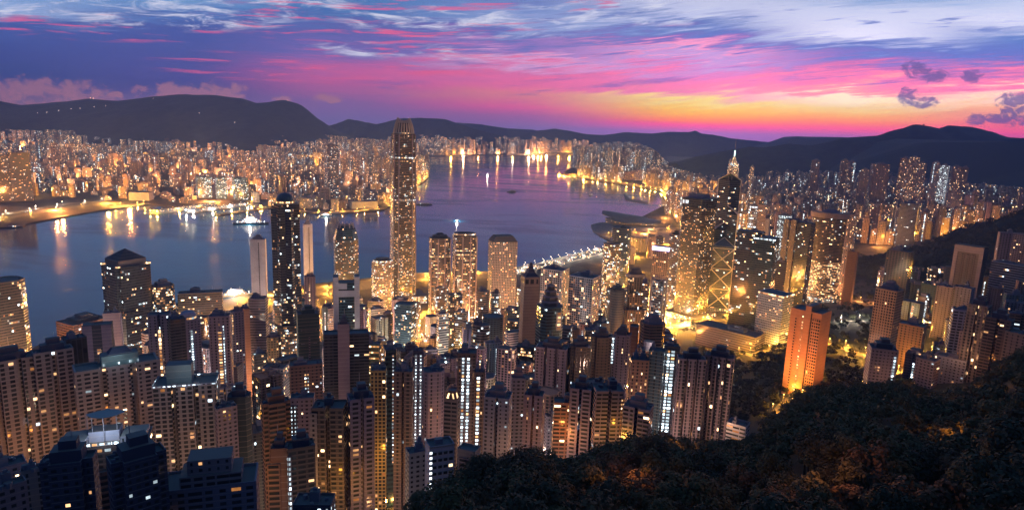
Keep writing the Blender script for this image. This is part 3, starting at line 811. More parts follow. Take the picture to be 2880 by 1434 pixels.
# --- triangular prism tower with lit cross bracing
X, Y, Z, zb, W, D, rz = site(2022, 2082, 518, 1432, 0, 1.0)
zt = at_y(2070, 508, 1432)[2]
t = empty('skyscraper', (X, Y, zb), rz, 'angular tower of triangular glass prisms outlined by pale diagonal bracing', 'skyscraper'); H = zt - zb
a_ = W / 2; gl = style('glass', (.05, .07, .10), lit=.06, pow=2.4, fl=4, bay=2.6)
Cn = (0, 0); q = [(-a_, -a_), (a_, -a_), (a_, a_), (-a_, a_)]
hs = [H * .52, H * .76, H * 1.0, H * .64]      # front, right, back, left quarter shafts
m = MB()
for i in range(4):
    p0, p1 = q[i], q[(i + 1) % 4]; zz = hs[i]
    for (u, v) in ((p0, p1), (p1, Cn), (Cn, p0)):
        L = math.hypot(u[0] - v[0], u[1] - v[1]); nb = round(L / 2.6); nf = round(zz / 4)
        m.face([(u[0], u[1], 0), (v[0], v[1], 0), (v[0], v[1], zz), (u[0], u[1], zz)], [(0, 0), (nb, 0), (nb, nf), (0, nf)], gl['wall'], (gl['lit'], gl['ww'], gl['wh']), (gl['cool'], 7 + i, 1), (1, gl['pow'], 0))
    m.face([(p0[0], p0[1], zz), (p1[0], p1[1], zz), (0, 0, zz + 16)], [(0, 0)] * 3, (.10, .14, .2), (0, 0, 0), (0, 0, 1), (0, 0, 0))
m.build('glass_shafts', parent=t)
m = MB(); pal = style('blank', (.62, .60, .60)); B4 = H / 6.5
for i in range(4):
    p0, p1 = q[i], q[(i + 1) % 4]; zz = hs[i]; z = 12
    o_ = 1.012
    m.bar((p0[0] * o_, p0[1] * o_, 0), (p0[0] * o_, p0[1] * o_, max(zz, hs[i - 1])), .85, pal)
    while z + B4 <= zz + 4:
        m.bar((p0[0] * o_, p0[1] * o_, z), (p1[0] * o_, p1[1] * o_, z + B4), .7, pal); m.bar((p1[0] * o_, p1[1] * o_, z), (p0[0] * o_, p0[1] * o_, z + B4), .7, pal)
        m.bar((p0[0] * o_, p0[1] * o_, z + B4), (p1[0] * o_, p1[1] * o_, z + B4), .55, pal); z += B4
    m.bar((p0[0], p0[1], zz), (0, 0, zz + 16), .6, pal); m.bar((p1[0], p1[1], zz), (0, 0, zz + 16), .6, pal)
m.build('cross_bracing', parent=t)
for s_ in (-1, 1):
    m = MB(); m.bar((s_ * 3.5, a_ * .55, H), (s_ * 3.5, a_ * .55, H + 45), .55, pal); m.build('mast', parent=t)
m = MB(); m.prism(rect(W * 1.25, W * 1.1), 0, 14, style('grid', 'white', lit=.5)); m.build('podium', parent=t)
PROTECT.append((2015, 2090, 490, 890, 1432)); record(t, X, Y, Z, zb, W, D, hand=True, col='blue', sty='glass')

# --- golden stepped tower with the tall antenna, far behind
X, Y, Z, zb, W, D, rz = site(2044, 2082, 470, 2620, 30, 1.0)
t = empty('skyscraper', (X, Y, zb), rz, 'gold-lit tower with stepped pyramid top and glowing mast behind the cross-braced tower', 'skyscraper'); H = Z - zb
m = MB(); m.prism(chamf(W, D, .28), 0, H, style('off', 'tan', lit=.6, pow=1.9, cool=.05, off=.5)); m.build('tower_body', parent=t)
m = MB(); m.prism(chamf(W * .86, D * .86, .28), H, H + 16, style('off', 'tan', lit=.8, pow=2.2, cool=.3)); m.prism(chamf(W * .6, D * .6, .3), H + 16, H + 42, style('blank', (.4, .32, .2), lit=1, ww=.5, wh=.9, bay=4, fl=12, pow=1.6), top=.15); m.build('pyramid_crown', parent=t)
m = MB(); m.bar((0, 0, H + 40), (0, 0, H + 64), 2.0, style('blank', 'white')); m.build('mast', glow('mast_light', (.75, 1.0, .9), 2.2), parent=t)
m = MB(); m.bar((0, 0, H + 64), (0, 0, H + 112), .6, style('blank', 'grey')); m.build('antenna', parent=t)
PROTECT.append((2036, 2092, 400, 500, 2620)); record(t, X, Y, Z, zb, W, D, hand=True, col='tan', sty='off')

# --- dark stepped twin-slab office tower
X, Y, Z, zb, W, D, rz = site(2072, 2192, 652, 1170, -14, .5)
t = empty('office_tower', (X, Y, zb), rz, 'wide black glass office block with one pale lit strip along its top edge', 'office tower'); H = Z - zb
m = MB(); m.box(-W * .5, W * .12, -D * .3, D * .5, 0, H, style('glass', 'dark', lit=.10, pow=2.4, cool=.5)); m.box(-W * .05, W * .5, -D * .5, D * .42, 0, H - 7, style('glass', 'green', lit=.08, pow=2.4, cool=.5)); m.build('tower_body', parent=t)
m = MB(); m.box(-W * .03, W * .49, -D * .51, -D * .485, H - 10.5, H - 8, style('blank', 'white', lit=1, ww=1, wh=.8, bay=3, fl=2.5, pow=2.0, cool=1)); m.build('lit_roof_strip', parent=t)
roof_plant(None, W * .5, D * .5, H - .2, parent=t)
PROTECT.append((2066, 2196, 640, 900, 1170)); record(t, X, Y, Z, zb, W, D, hand=True, col='dark', sty='glass')

# --- hotel with oval plan and broad flat pale collar
X, Y, Z, zb, W, D, rz = site(2284, 2384, 612, 1560, -6, .5)
t = empty('hotel_tower', (X, Y, zb), rz, 'oval hotel tower under a broad pale flat roof collar, its lower floors brightly lit', 'hotel'); H = Z - zb
m = MB(); m.prism(ngon(W * .92, D * .92, 28), H * .5, H, style('off', 'brown', lit=.10, off=.2, pow=2.4, fl=3.4, bay=3, wh=.45, cool=.1)); m.prism(ngon(W * .92, D * .92, 28), 0, H * .5, style('off', 'tan', lit=.62, pow=2.0, fl=3.4, bay=3, wh=.45, cool=.02)); m.build('tower_body', parent=t)
m = MB(); m.prism(ngon(W * 1.05, D * 1.05, 28), H, H + 12, style('blank', 'pink'), roof=(.05, .05, .07)); m.build('roof_collar', parent=t)
m = MB(); m.prism(ngon(W * .5, D * .5, 16), H + 12, H + 20, style('blank', 'mauve'), top=.5); m.build('plant_room', parent=t)
m = MB(); m.prism(ngon(W * 1.0, D * 1.02, 28), 0, H * .07, style('off', 'pale', lit=1, pow=1.8, wh=.4)); m.build('podium', parent=t)
PROTECT.append((2278, 2392, 580, 800, 1560)); record(t, X, Y, Z, zb, W, D, hand=True, col='brown', sty='off')

# --- brown twin-fin slab left of the hotel
X, Y, Z, zb, W, D, rz = site(2208, 2292, 618, 1430, -18, .6)
t = empty('hotel_tower', (X, Y, zb), rz, 'tall brown slab with two ribbed stone piers, just left of the oval hotel', 'hotel'); H = Z - zb
m = MB(); m.box(-W * .42, W * .5, -D * .4, D * .5, 0, H - 4, style('off', 'dark', lit=.05, off=.1, fl=3.4, pow=2.6)); m.build('tower_body', parent=t)
for fx in (-.38, -.12):
    m = MB(); m.box(W * (fx - .10), W * (fx + .10), -D * .52, D * .3, 0, H, style('slot', 'tan', lit=.5, ww=.14, wh=.4, pow=1.0, bay=5)); m.build('ribbed_pier', parent=t)
roof_plant(None, W * .8, D * .6, H - 4, parent=t)
PROTECT.append((2200, 2290, 605, 815, 1430)); record(t, X, Y, Z, zb, W, D, hand=True, col='brown', sty='off')

# --- tan shaft with belfry windows and a pyramid cap
X, Y, Z, zb, W, D, rz = site(1464, 1518, 800, 860, 16, .9)
t = empty('office_tower', (X, Y, zb), rz, 'windowless tan shaft ending in an open belfry and a small grey pyramid cap', 'office tower'); H = Z - zb
m = MB(); m.prism(rect(W, D), 0, H, style('blank', 'tan', ww=0)); m.build('tower_body', parent=t)
m = MB(); m.prism(rect(W * .98, D * .98), H, H + 12, style('blank', 'tan', bay=W / 3, fl=12, ww=.55, wh=.5)); m.build('belfry', parent=t)
m = MB(); m.prism(rect(W * .9, D * .9), H + 12, H + 17, style('blank', 'navy'), top=.5); m.prism(rect(W * .42, D * .42), H + 17, H + 30, style('blank', 'navy'), top=.25); m.build('pyramid_cap', parent=t)
PROTECT.append((1460, 1522, 745, 980, 860)); record(t, X, Y, Z, zb, W, D, hand=True, col='tan', sty='blank')

# --- teal glass tower with a tiered cap
X, Y, Z, zb, W, D, rz = site(1504, 1590, 858, 800, 22, .95)
t = empty('office_tower', (X, Y, zb), rz, 'teal glass tower with a tiered black beehive cap, beside the tan belfry shaft', 'office tower'); H = Z - zb
m = MB(); m.prism(chamf(W, D, .2), 0, H, style('glass', 'teal', lit=.05, pow=2.6, cool=.6)); m.build('tower_body', parent=t)
m = MB()
for i, k in enumerate((.62, .55, .44, .30)):
    m.prism(chamf(W * k, D * k, .28), H + i * 6.5, H + i * 6.5 + 5, style('blank', 'dark')); m.prism(chamf(W * k * 1.12, D * k * 1.12, .28), H + i * 6.5 + 5, H + i * 6.5 + 6.5, style('blank', 'grey'), top=.9)
m.bar((0, 0, H + 25), (0, 0, H + 36), .5, style('blank', 'dark')); m.build('tiered_cap', parent=t)
strip(t, .24, 7, H * .78, H * .96, W, D, cool=0, power=1.6, fl=5, ww=.9, wh=.6, name='lit_balconies')
PROTECT.append((1500, 1594, 815, 965, 800)); record(t, X, Y, Z, zb, W, D, hand=True, col='teal', sty='glass')

# --- steel-truss bank with suspended floors
X, Y, Z, zb, W, D, rz = site(1834, 1876, 782, 1120, -20, .7)
t = empty('office_tower', (X, Y, zb), rz, 'grey bank building hung from exposed steel trusses, lit white from below', 'office tower'); H = Z - zb
m = MB(); m.box(-W * .42, W * .42, -D * .44, D * .44, 4, H - 4, style('off', 'grey', lit=.35, cool=.5, pow=1.8)); m.build('glass_body', parent=t)
m = MB(); pal = style('blank', 'pale')
for sx in (-.5, .5):
    for sy in (-.48, .48):
        m.box(sx * W - 1.2, sx * W + 1.2, sy * D - 1.2, sy * D + 1.2, 0, H, pal)
for k in range(5):
    z = H * (.14 + .2 * k)
    for sy in (-.5, .5):
        m.bar((-W * .5, sy * D, z + 9), (0, sy * D, z), .7, pal); m.bar((W * .5, sy * D, z + 9), (0, sy * D, z), .7, pal); m.bar((-W * .5, sy * D, z + 9), (W * .5, sy * D, z + 9), .6, pal)
m.build('trusses', parent=t)
PROTECT.append((1828, 1880, 775, 890, 1120)); record(t, X, Y, Z, zb, W, D, hand=True, col='grey', sty='off')

# --- brown stepped bank tower with a curved crown
X, Y, Z, zb, W, D, rz = site(1752, 1822, 778, 1020, 20, .8)
t = empty('office_tower', (X, Y, zb), rz, 'brown stone tower stepping back under a swept curved crown', 'office tower'); H = Z - zb
m = MB()
for k, f in ((1.0, .62), (.82, .82), (.64, 1.0)):
    m.prism(chamf(W * k, D * k, .12), 0, H * f, style('pier', 'bronze', lit=.16, pow=2.0))
m.build('tower_body', parent=t)
m = MB(); m.prism(ngon(W * .9, D * .6, 16), H, H + 5, style('blank', 'tan'), top=1.1); m.prism(ngon(W * .7, D * .5, 16), H + 5, H + 14, style('blank', 'brown'), top=.6); m.build('curved_crown', parent=t)
PROTECT.append((1748, 1826, 738, 920, 1020)); record(t, X, Y, Z, zb, W, D, hand=True, col='brown', sty='pier')

# --- convention centre with its wing roof
cx_, cy_ = at_z(1768, 628, 4.0)
t = empty('convention_centre', (cx_, cy_, 4.0), -math.atan2(cx_, cy_) + rad(-4), 'low convention centre on the reclaimed point, with overlapping grey wing roofs', 'convention centre')
L = 225.0
m = MB(); m.prism(ngon(L * .92, 105, 20), 0, 17, style('off', 'grey', lit=.08, pow=1.4, cool=.2)); m.build('glass_hall', parent=t)
def wing(name, x0, x1, y0, y1, z0, z1, lift):
    V = []; F = []; nx, ny = 18, 8
    for i in range(nx + 1):
        u = i / nx
        for j in range(ny + 1):
            v = j / ny
            x = x0 + (x1 - x0) * u; wv = (1 - (2 * u - 1) ** 2) ** .6 * .75 + .25
            y = (y0 + y1) / 2 + (y1 - y0) * (v - .5) * wv
            z = z0 + (z1 - z0) * math.sin(math.pi * v) * (.5 + .5 * wv) + lift * (1 - u) ** 2 * 1.0
            V.append((x, y, z))
    n = len(V); V += [(a, b, c - 1.2) for a, b, c in V]
    for i in range(nx):
        for j in range(ny):
            a = i * (ny + 1) + j
            F += [(a, a + ny + 1, a + ny + 2, a + 1), (n + a, n + a + 1, n + a + ny + 2, n + a + ny + 1)]
    return mesh_obj(name, V, F, M_WING, t, smooth=True)
M_WING = plain('aluminium_roof', (.13, .16, .19), .4, .2, .05, metal=.4)
wing('wing_roof', -L * .52, L * .36, -70, 70, 18, 36, 19); wing('wing_roof', -L * .1, L * .62, -80, 50, 14, 27, 6); wing('wing_roof', -L * .34, L * .2, -92, 20, 12, 26, 8)
PROTECT.append((1684, 1860, 585, 640, 2650)); record(t, cx_, cy_, 40, 4, L, 100, hand=True, col='grey', sty='off')

# ================================================================== buildings placed one by one (foreground to waterfront)
W_ = dict(cool=1.0); O_ = dict(cool=0.0, power=2.6); A = 'apartment_tower'; AT = 'apartment tower'; OT = 'office_tower'; OC = 'office tower'
# left foreground
B(A, 'broad cream block filling the left edge, tall piers, orange glow low on its face', AT, -60, 92, 1012, 'pier', 'cream', Y=440, rot=8, dr=.35, shape='slab3', roof='house', plantcol='navy', bay=5, fl=3.2, wh=.62, lit=.02, h=80, bot=1300)
B(A, 'cream block standing right against the broad left-edge block, with bay-window columns', AT, 98, 196, 985, 'pier', 'cream', Y=455, rot=8, dr=.45, shape='slab2', roof='house', plantcol='navy', bay=4.5, wh=.6, lit=.03, h=80, bot=1300)
B(A, 'narrow dark glass tower striped with pale vertical fins, between two cream blocks', AT, 178, 238, 950, 'glass', 'dark', Y=500, rot=14, lit=.0, bay=4, ww=.75, wh=1.0, h=80, bot=1190)
r_, W, D, H = B(A, 'cream block with a teal-lit rooftop house and one dark central slot', AT, 222, 432, 1022, 'pier', 'cream', Y=450, rot=6, dr=.35, shape='slab3', roof='none', bay=4.8, wh=.5, lit=.05, h=85, bot=1190)
m = MB(); m.box(-W * .18, W * .26, -D * .3, D * .3, H, H + 8, style('blank', (.16, .24, .25)), roof=(.05, .07, .09)); m.box(-W * .1, W * .2, -D * .2, D * .25, H + 8, H + 12, style('blank', 'navy'), top=.6); m.build('roof_house', parent=r_)
m = MB(); [m.box(W * u - .6, W * u + .6, -D * .36, -D * .33, H + 1.5, H + 3.2, style('blank', 'white', lit=1, ww=1, wh=1, bay=2, fl=2, pow=3, cool=1)) for u in (-.16, .02, .16, .25)]; m.build('roof_lamps', parent=r_)
B(OT, 'dark glass tower cut by the left edge, orange lamps near its foot', OC, -70, 62, 790, 'glass', (.06, .055, .055), Y=900, rot=20, dr=.7, shape='oct', lit=.10, roof='plant', bot=965)
B(OT, 'low wide tan office block with a flat hat roof by the left shore', OC, 170, 296, 900, 'off', 'rust', Y=930, rot=30, dr=.8, roof='house', plantcol='tan', lit=.02, wh=.35, bot=960)
r_, W, D, H = B(A, 'pair of blank mauve side walls flanking a dark slot with two orange windows', AT, 236, 312, 912, 'blank', 'dark', Y=690, rot=-10, dr=.5, roof='none', bot=1000)
for s_ in (-.33, .33):
    m = MB(); m.box(W * (s_ - .17), W * (s_ + .17), -D * .54, D * .5, 0, H + 1.5 - abs(s_) * 2, style('blank', 'mauve')); m.build('side_wall', parent=r_)
strip(r_, 0.02, 4.0, H - 32, H - 25, W, D, cool=0, fl=3.5, power=3)
B(A, 'grey blank slab just left of the pyramid-roofed tower foot', AT, 292, 338, 880, 'blank', 'mauve', Y=830, rot=-12, dr=.5, bot=960)
B(OT, 'short glass office tower glowing floor by floor right of the pyramid-roofed tower', OC, 424, 490, 802, 'off', 'dark', Y=990, rot=20, lit=.42, cool=.15, pow=2.2, shape='oct', roof='house', bot=880)
B(A, 'slim mauve tower with one broad column of warm lit windows', AT, 418, 478, 884, 'slot', 'mauve', Y=650, rot=-8, dr=.6, shape='slab2', strips=[(0, 4.6, 14, 78, dict(cool=.1, power=2.6, fl=4.2, wh=.72))], roof='none', h=90, bot=1060)
B(A, 'black slab between the warm-column tower and the lit dome roof', AT, 474, 518, 896, 'bal', 'dark', Y=640, rot=10, lit=.01, bot=1010)
B(OT, 'brown office slab with tan edges on the shore, left of the moored white ferry', OC, 506, 622, 822, 'off', 'bronze', Y=1060, rot=-6, dr=.3, lit=.10, bot=880)
r_, W, D, H = B(A, 'dark tower crowned by a small lit white dome', AT, 498, 560, 898, 'res', 'mauve', Y=720, rot=12, roof='none', strips=[(.05, 3.4, 10, 70, dict(cool=1, power=3))], bot=1040)
m = MB(); m.prism(ngon(W * .8, D * .8, 16), H, H + 5, style('blank', 'pale', lit=1, ww=.9, wh=.4, bay=3, fl=5, pow=2, cool=.2)); m.build('lit_drum', parent=r_)
m = MB(); [m.prism(ngon(W * .8 * math.cos(i * .38), D * .8 * math.cos(i * .38), 16), H + 5 + 6 * math.sin(i * .38), H + 5 + 6 * math.sin(i * .38 + .38), style('blank', 'white'), top=max(.02, math.cos(i * .38 + .38) / math.cos(i * .38))) for i in range(4)]; m.build('dome', parent=r_)
B(A, 'tall pink tower with one long amber column beside a thin white column', AT, 588, 648, 888, 'slot', 'pink', Y=640, rot=-10, dr=.6, roof='plant', strips=[(.02, 3.0, 14, 95, dict(cool=0, power=2.8, fl=3.1)), (.2, 1.4, 8, 90, dict(cool=1, power=2.4))], h=100, bot=1080)
B(A, 'pale grey slab right of the amber-column tower, tiny lit dots at its corner', AT, 646, 684, 876, 'res', 'mauve', Y=760, rot=12, strips=[(-.42, 1.5, 1, 26, dict(cool=0))], bot=930)
B(OT, 'orange-lit narrow block at the head of the ferry road', OC, 668, 700, 868, 'blank', 'rust', Y=900, bot=940)
B(OT, 'grey office block with pale horizontal bands left of the domed dark tower', OC, 700, 752, 838, 'off', 'grey', Y=930, rot=-14, lit=.03, wh=.4, bot=950)
B(OT, 'tall pale pink slab with a dark centre line standing in front of the harbour', OC, 704, 747, 674, 'blank', 'white', Y=1200, rot=-8, dr=.5, roof='house', strips=[(0.05, 1.4, 4, 150, dict(power=0, fl=4, ww=1, wh=.8, wallc='pale', name='window_slot'))], bot=840)
B(OT, 'slim pale pink tower half hidden behind the right side of the domed dark tower', OC, 852, 878, 632, 'blank', 'white', Y=1300, rot=6, dr=.6, roof='house', strips=[(.1, 1.2, 4, 150, dict(power=0, ww=1, wh=.8, fl=4, wallc='pale', name='window_slot'))], bot=770)
B(OT, 'beige block with a dotted amber column, right foot of the domed dark tower', OC, 856, 886, 778, 'slot', 'pink', Y=960, strips=[(-.05, 2, 8, 60, dict(cool=0, power=2))], bot=880)
B(OT, 'dark green netted tower ringed by pale bands, in front of the domed dark tower', OC, 834, 896, 880, 'blank', 'green', Y=740, rot=6, roof='house', plantcol='green', strips=[(.02, 1.6, 26, 80, dict(power=0, wallc='mauve', name='vertical_fin')), (0, 18, 17, 18, dict(power=0, wallc='grey', name='scaffold_band')), (0, 18, 33, 34, dict(power=0, wallc='grey', name='scaffold_band'))], bot=990)
B(A, 'brown windowless shaft between two dark wings, below the white-framed slab', AT, 912, 1036, 936, 'bal', 'dark', Y=610, rot=0, dr=.35, shape='slab2', lit=.015, roof='none', h=95, bot=1080)
B(A, 'tall mauve lift shaft rising above its two dark side wings', AT, 950, 982, 912, 'blank', 'pink', Y=596, rot=0, dr=.7, roof='house', plantcol='navy', h=95, bot=1090)
B(A, 'brown brick block with a chequered white stairwell column, left of the mauve lift shaft', AT, 815, 905, 1022, 'res', 'brick', Y=545, rot=4, dr=.5, strips=[(.0, 4.4, 6, 40, dict(cool=.6, fl=3, cols_=2, wh=.4, ww=.5, power=2.6, wallc='brick'))], roof='plant', h=70, bot=1090)
# front row, left half
r_, W, D, H = B(A, 'tower with a white-lit roof terrace above a gridded yellowish face', AT, 440, 610, 1072, 'pier', 'cream', Y=420, rot=-10, dr=.5, shape='slab3', bay=4, wh=.62, ww=.62, lit=.03, h=100, roof='none', bot=1340)
m = MB(); m.box(-W * .3, W * .1, -D * .2, D * .3, H, H + 13, style('blank', (.17, .22, .24)), roof=(.05, .07, .09)); m.build('roof_house', parent=r_)
m = MB(); m.prism(rect(W * 1.02, D * 1.02), H + .2, H + 1.6, style('blank', 'white', lit=.7, ww=.6, wh=.5, bay=3, fl=1.5, pow=1.8, cool=1), cap=False); m.build('lit_balustrade', parent=r_)
B(A, 'dusty pink slab with window dots, below a dark teal block', AT, 600, 664, 1142, 'res', 'pink', Y=420, rot=14, lit=.03, h=80, bot=1300)
B(A, 'dark teal windowless block with a chamfered top, behind the dusty pink slab', AT, 640, 706, 1112, 'blank', (.03, .055, .07), Y=440, rot=-8, shape='oct', roof='house', plantcol='navy', h=80, bot=1330)
r_, W, D, H = B(A, 'block whose rooftop terrace blazes white under a fan-shaped canopy', AT, 180, 418, 1236, 'bal', 'brown', Y=335, rot=-14, dr=.45, lit=.05, roof='none', h=60, bot=1330)
m = MB(); m.box(-W * .18, W * .16, -D * .1, D * .35, H, H + 6, style('blank', 'white')); m.build('terrace_pavilion', parent=r_)
m = MB()
for i in range(12):
    a0, a1 = rad(200 + i * 140 / 12), rad(200 + (i + 1) * 140 / 12)
    p = [(W * .24 * math.cos(a), D * .62 * math.sin(a) + D * .45) for a in (a0, a1)]
    m.face([(p[0][0], p[0][1], H + 14), (p[1][0], p[1][1], H + 14), (0, D * .45, H + 14.4)], [(0, 0)] * 3, (.35, .37, .38), (0, 0, 0), (0, 0, 0), (0, 0, 0))
    if i % 3 == 0: m.bar((p[0][0], p[0][1], H), (p[0][0], p[0][1], H + 14), .16, style('blank', 'grey'))
m.build('fan_canopy', parent=r_)
for sx in (-.32, .34):
    m = MB(); m.box(W * sx - W * .14, W * sx + W * .14, -D * .4, D * .3, H, H + 4.4, style('blank', 'pale', bay=2.2, fl=4.4, ww=.5, wh=.5), roof=(.10, .13, .15)); m.build('roof_pergola', parent=r_)
m = MB(); [m.box(W * u - 1.1, W * u + 1.1, -D * .47, -D * .44, H + 1, H + 2.4, style('blank', 'white', lit=1, ww=1, wh=1, bay=3, fl=2, pow=6, cool=.6)) for u in (-.16, -.08, 0, .08, .15)]; m.build('terrace_floodlights', parent=r_)
r_, W, D, H = B(A, 'nearest dark block, bluish unlit windows, roof in shadow beneath the blazing terrace', AT, 120, 268, 1290, 'res', 'navy', Y=262, rot=-16, dr=.7, lit=.03, shape='cross', roof='house', plantcol='navy', h=50, fl=3.2, bay=3.6, bot=1434)
B(A, 'dark block right of an orange-lit gap, lower left corner, with scattered cold windows', AT, 306, 462, 1280, 'res', 'navy', Y=258, rot=12, dr=.7, lit=.035, cool=.7, shape='cross', roof='house', plantcol='navy', h=50, bot=1434)
B(A, 'small orange-lit wall squeezed between the two nearest dark blocks', AT, 262, 308, 1330, 'bal', 'rust', Y=290, rot=0, dr=.5, roof='none', h=40, bot=1434)
r_, W, D, H = B(A, 'small pale block with square windows in the lower left corner', AT, -10, 66, 1362, 'res', 'pink', Y=262, rot=10, dr=.6, lit=.0, bay=3.2, fl=3.4, ww=.4, h=40, bot=1434)
B(A, 'cream slab with slit windows next to the small pale corner block', AT, 64, 124, 1318, 'slot', 'cream', Y=285, rot=-6, dr=.6, lit=.0, h=40, bot=1434)
B(A, 'dark low block with one upright amber lamp above the lower left corner', AT, -60, 60, 1310, 'res', 'mauve', Y=300, rot=6, dr=.5, lit=.01, h=40, strips=[(.28, 2.2, 3, 9, dict(cool=0, fl=6, power=3))], bot=1370)
r_, W, D, H = B(A, 'wide brownish block with a stepped pinkish penthouse and large dark windows', AT, 466, 722, 1346, 'bal', 'mauve', Y=285, rot=-8, dr=.45, lit=.03, roof='none', h=45, bay=5.5, fl=3.3, bot=1434)
m = MB(); m.box(-W * .22, W * .24, -D * .34, D * .3, H, H + 13, style('res', 'pink', lit=.05), roof=(.10, .08, .08)); m.box(-W * .3, W * .34, -D * .4, D * .36, H, H + 6, style('bal', 'pink', lit=.05)); m.build('penthouse', parent=r_)
B(A, 'stepped rust tower with striped balconies, orange from the street below', AT, 734, 816, 1130, 'bal', 'rust', Y=400, rot=10, dr=.7, shape='cross', lit=.01, roof='house', plantcol='rust', h=90, fl=3.2, bot=1434)
B(A, 'flat orange wall tower with black balcony stripes down its left edge', AT, 762, 812, 1258, 'blank', 'rust', Y=352, rot=-10, dr=.8, lit=0, roof='house', plantcol='navy', strips=[(-.34, 7, 8, 70, dict(power=0, fl=3.2, wh=.55, ww=1, wallc='rust', name='balconies'))], h=70, bot=1434)
B(A, 'dark brown tower with a navy stepped roof and a white stairwell at its left edge', AT, 806, 884, 1252, 'bal', 'bronze', Y=355, rot=6, dr=.7, lit=.04, roof='house', plantcol='navy', strips=[(-.45, 2.2, 3, 70, dict(cool=1, power=3.4))], h=70, bot=1434)
B(A, 'pale tower with a double dotted white stairwell and a lit rooftop', AT, 818, 884, 1116, 'res', 'pink', Y=450, rot=-6, dr=.6, strips=[(-.38, 4.6, 4, 62, dict(cool=1, cols_=2, ww=.42, wh=.42, power=3.2, wallc='dark'))], h=80, bot=1260)
B(A, 'broad tower of curved balconies, left of a pair, with a cream corner column', AT, 878, 976, 1140, 'bal', 'bronze', Y=385, rot=-12, dr=.7, shape='slab2', lit=.045, cool=0, roof='plant', plantcol='navy', strips=[(-.44, 4.4, 2, 90, dict(power=0, wallc='cream', fl=3.2, ww=.35, wh=.5, name='corner_column'))], h=95, bot=1400)
B(A, 'broad tower of curved balconies, right of a pair, orange-lit at its foot', AT, 976, 1052, 1116, 'bal', 'mauve', Y=392, rot=10, dr=.8, shape='slab2', lit=.035, cool=0, roof='house', plantcol='navy', h=95, bot=1410)
B(A, 'tower with a green-gold lattice face glowing at the bottom', AT, 1042, 1088, 1040, 'grid', (.30, .24, .10), Y=470, rot=-6, dr=.8, lit=.04, bay=3, fl=3, ww=.7, wh=.7, h=95, bot=1320)
B(A, 'black-green sliver with one dotted line of pale lamps, right of the lattice tower', AT, 1082, 1114, 985, 'glass', 'green', Y=500, rot=8, lit=.0, strips=[(.2, 1.3, 2, 95, dict(cool=.8, power=2.4, wh=.3))], h=95, bot=1310)
B(A, 'brown tower of plain window columns, left of two white-dotted shafts', AT, 1108, 1164, 1042, 'slot', 'brown', Y=470, rot=-8, lit=.03, shape='slab2', h=95, bot=1380)
B(A, 'dark shaft marked by two parallel columns of cold white stairwell dots', AT, 1160, 1192, 985, 'blank', 'navy', Y=520, rot=4, strips=[(-.22, 2.2, 2, 100, dict(cool=1, power=3.4, wh=.4, ww=.6)), (.22, 2.2, 2, 100, dict(cool=1, power=3.4, wh=.4, ww=.6))], h=100, bot=1240)
B(A, 'mauve tower with a chamfered crown between dark shafts, centre of the front row', AT, 1186, 1252, 1042, 'slot', 'mauve', Y=480, rot=10, shape='oct', lit=.03, h=85, bot=1220)
r_, W, D, H = B(A, 'short tower wearing a gabled orange-lit roof', AT, 1250, 1294, 1122, 'bal', 'tan', Y=440, rot=-14, dr=.8, lit=.03, roof='none', h=70, bot=1220)
m = MB(); m.prism(rect(W * .95, D * .95), H, H + 7, style('blank', 'rust', lit=1, ww=.4, wh=.5, bay=5, fl=7, pow=2, cool=0), top=.55); m.build('gabled_roof', parent=r_)
B(A, 'tower drawn by a brilliant double column of white stairwell windows', AT, 1288, 1340, 990, 'slot', 'brown', Y=520, rot=0, strips=[(-.2, 2.6, 2, 100, dict(cool=.9, power=4.2)), (.08, 2.6, 2, 100, dict(cool=.9, power=4.2))], h=100, bot=1250)
B(A, 'tower with a single pink-white stairwell column, right of the brilliant double column', AT, 1334, 1364, 1046, 'slot', 'brown', Y=480, rot=0, strips=[(-.1, 2.4, 2, 85, dict(cool=.5, power=3.4, fl=3))], h=85, bot=1250)
# the white stepped block at the edge of the wood, with its own windows
r_, W, D, H = B('apartment_block', 'white mid-rise block under a blue-grey flat roof at the edge of the wood', 'apartment block', 1196, 1278, 1246, 'blank', 'white', Y=345, rot=16, dr=.7, roof='none', h=46, bot=1390)
bm_ = MB(); parapet(bm_, rect(W, D), H, (.30, .34, .38), h=.8); bm_.box(-W * .2, W * .1, -D * .1, D * .2, H, H + 3, style('blank', 'grey'), roof=(.12, .14, .17)); bm_.build('roof_plant', parent=r_)
M_WFR = plain('window_frame', (.5, .48, .45), .5, .1); M_PANE = plain('window_pane', (.03, .04, .05), .1, .3); M_LITP = glow('lit_window', (1.0, .72, .38), 2.4); M_COLDP = glow('lit_stair_window', (.85, .93, 1.0), 3.2)
def window(parent, x, y, z, w, h, ang=0.0, mat=None, nrm=(0, -1)):
    """one window: frame part with its pane as sub-part"""
    tx, ty = -nrm[1], nrm[0]
    def quadbox(hw, z0, z1, d0, d1):
        P = []
        for d in (d0, d1):
            for sx in (-1, 1):
                for z_ in (z0, z1):
                    P.append((x + tx * hw * sx + nrm[0] * d, y + ty * hw * sx + nrm[1] * d, z_))
        return P
    F = [(0, 1, 3, 2), (4, 6, 7, 5), (0, 4, 5, 1), (2, 3, 7, 6), (0, 2, 6, 4), (1, 5, 7, 3)]
    f = mesh_obj('window', quadbox(w / 2 + .12, z - h / 2 - .12, z + h / 2 + .12, -.05, .10), F, M_WFR, parent)
    mesh_obj('pane', quadbox(w / 2, z - h / 2, z + h / 2, .0, .13), F, mat or M_PANE, f)
k = 0
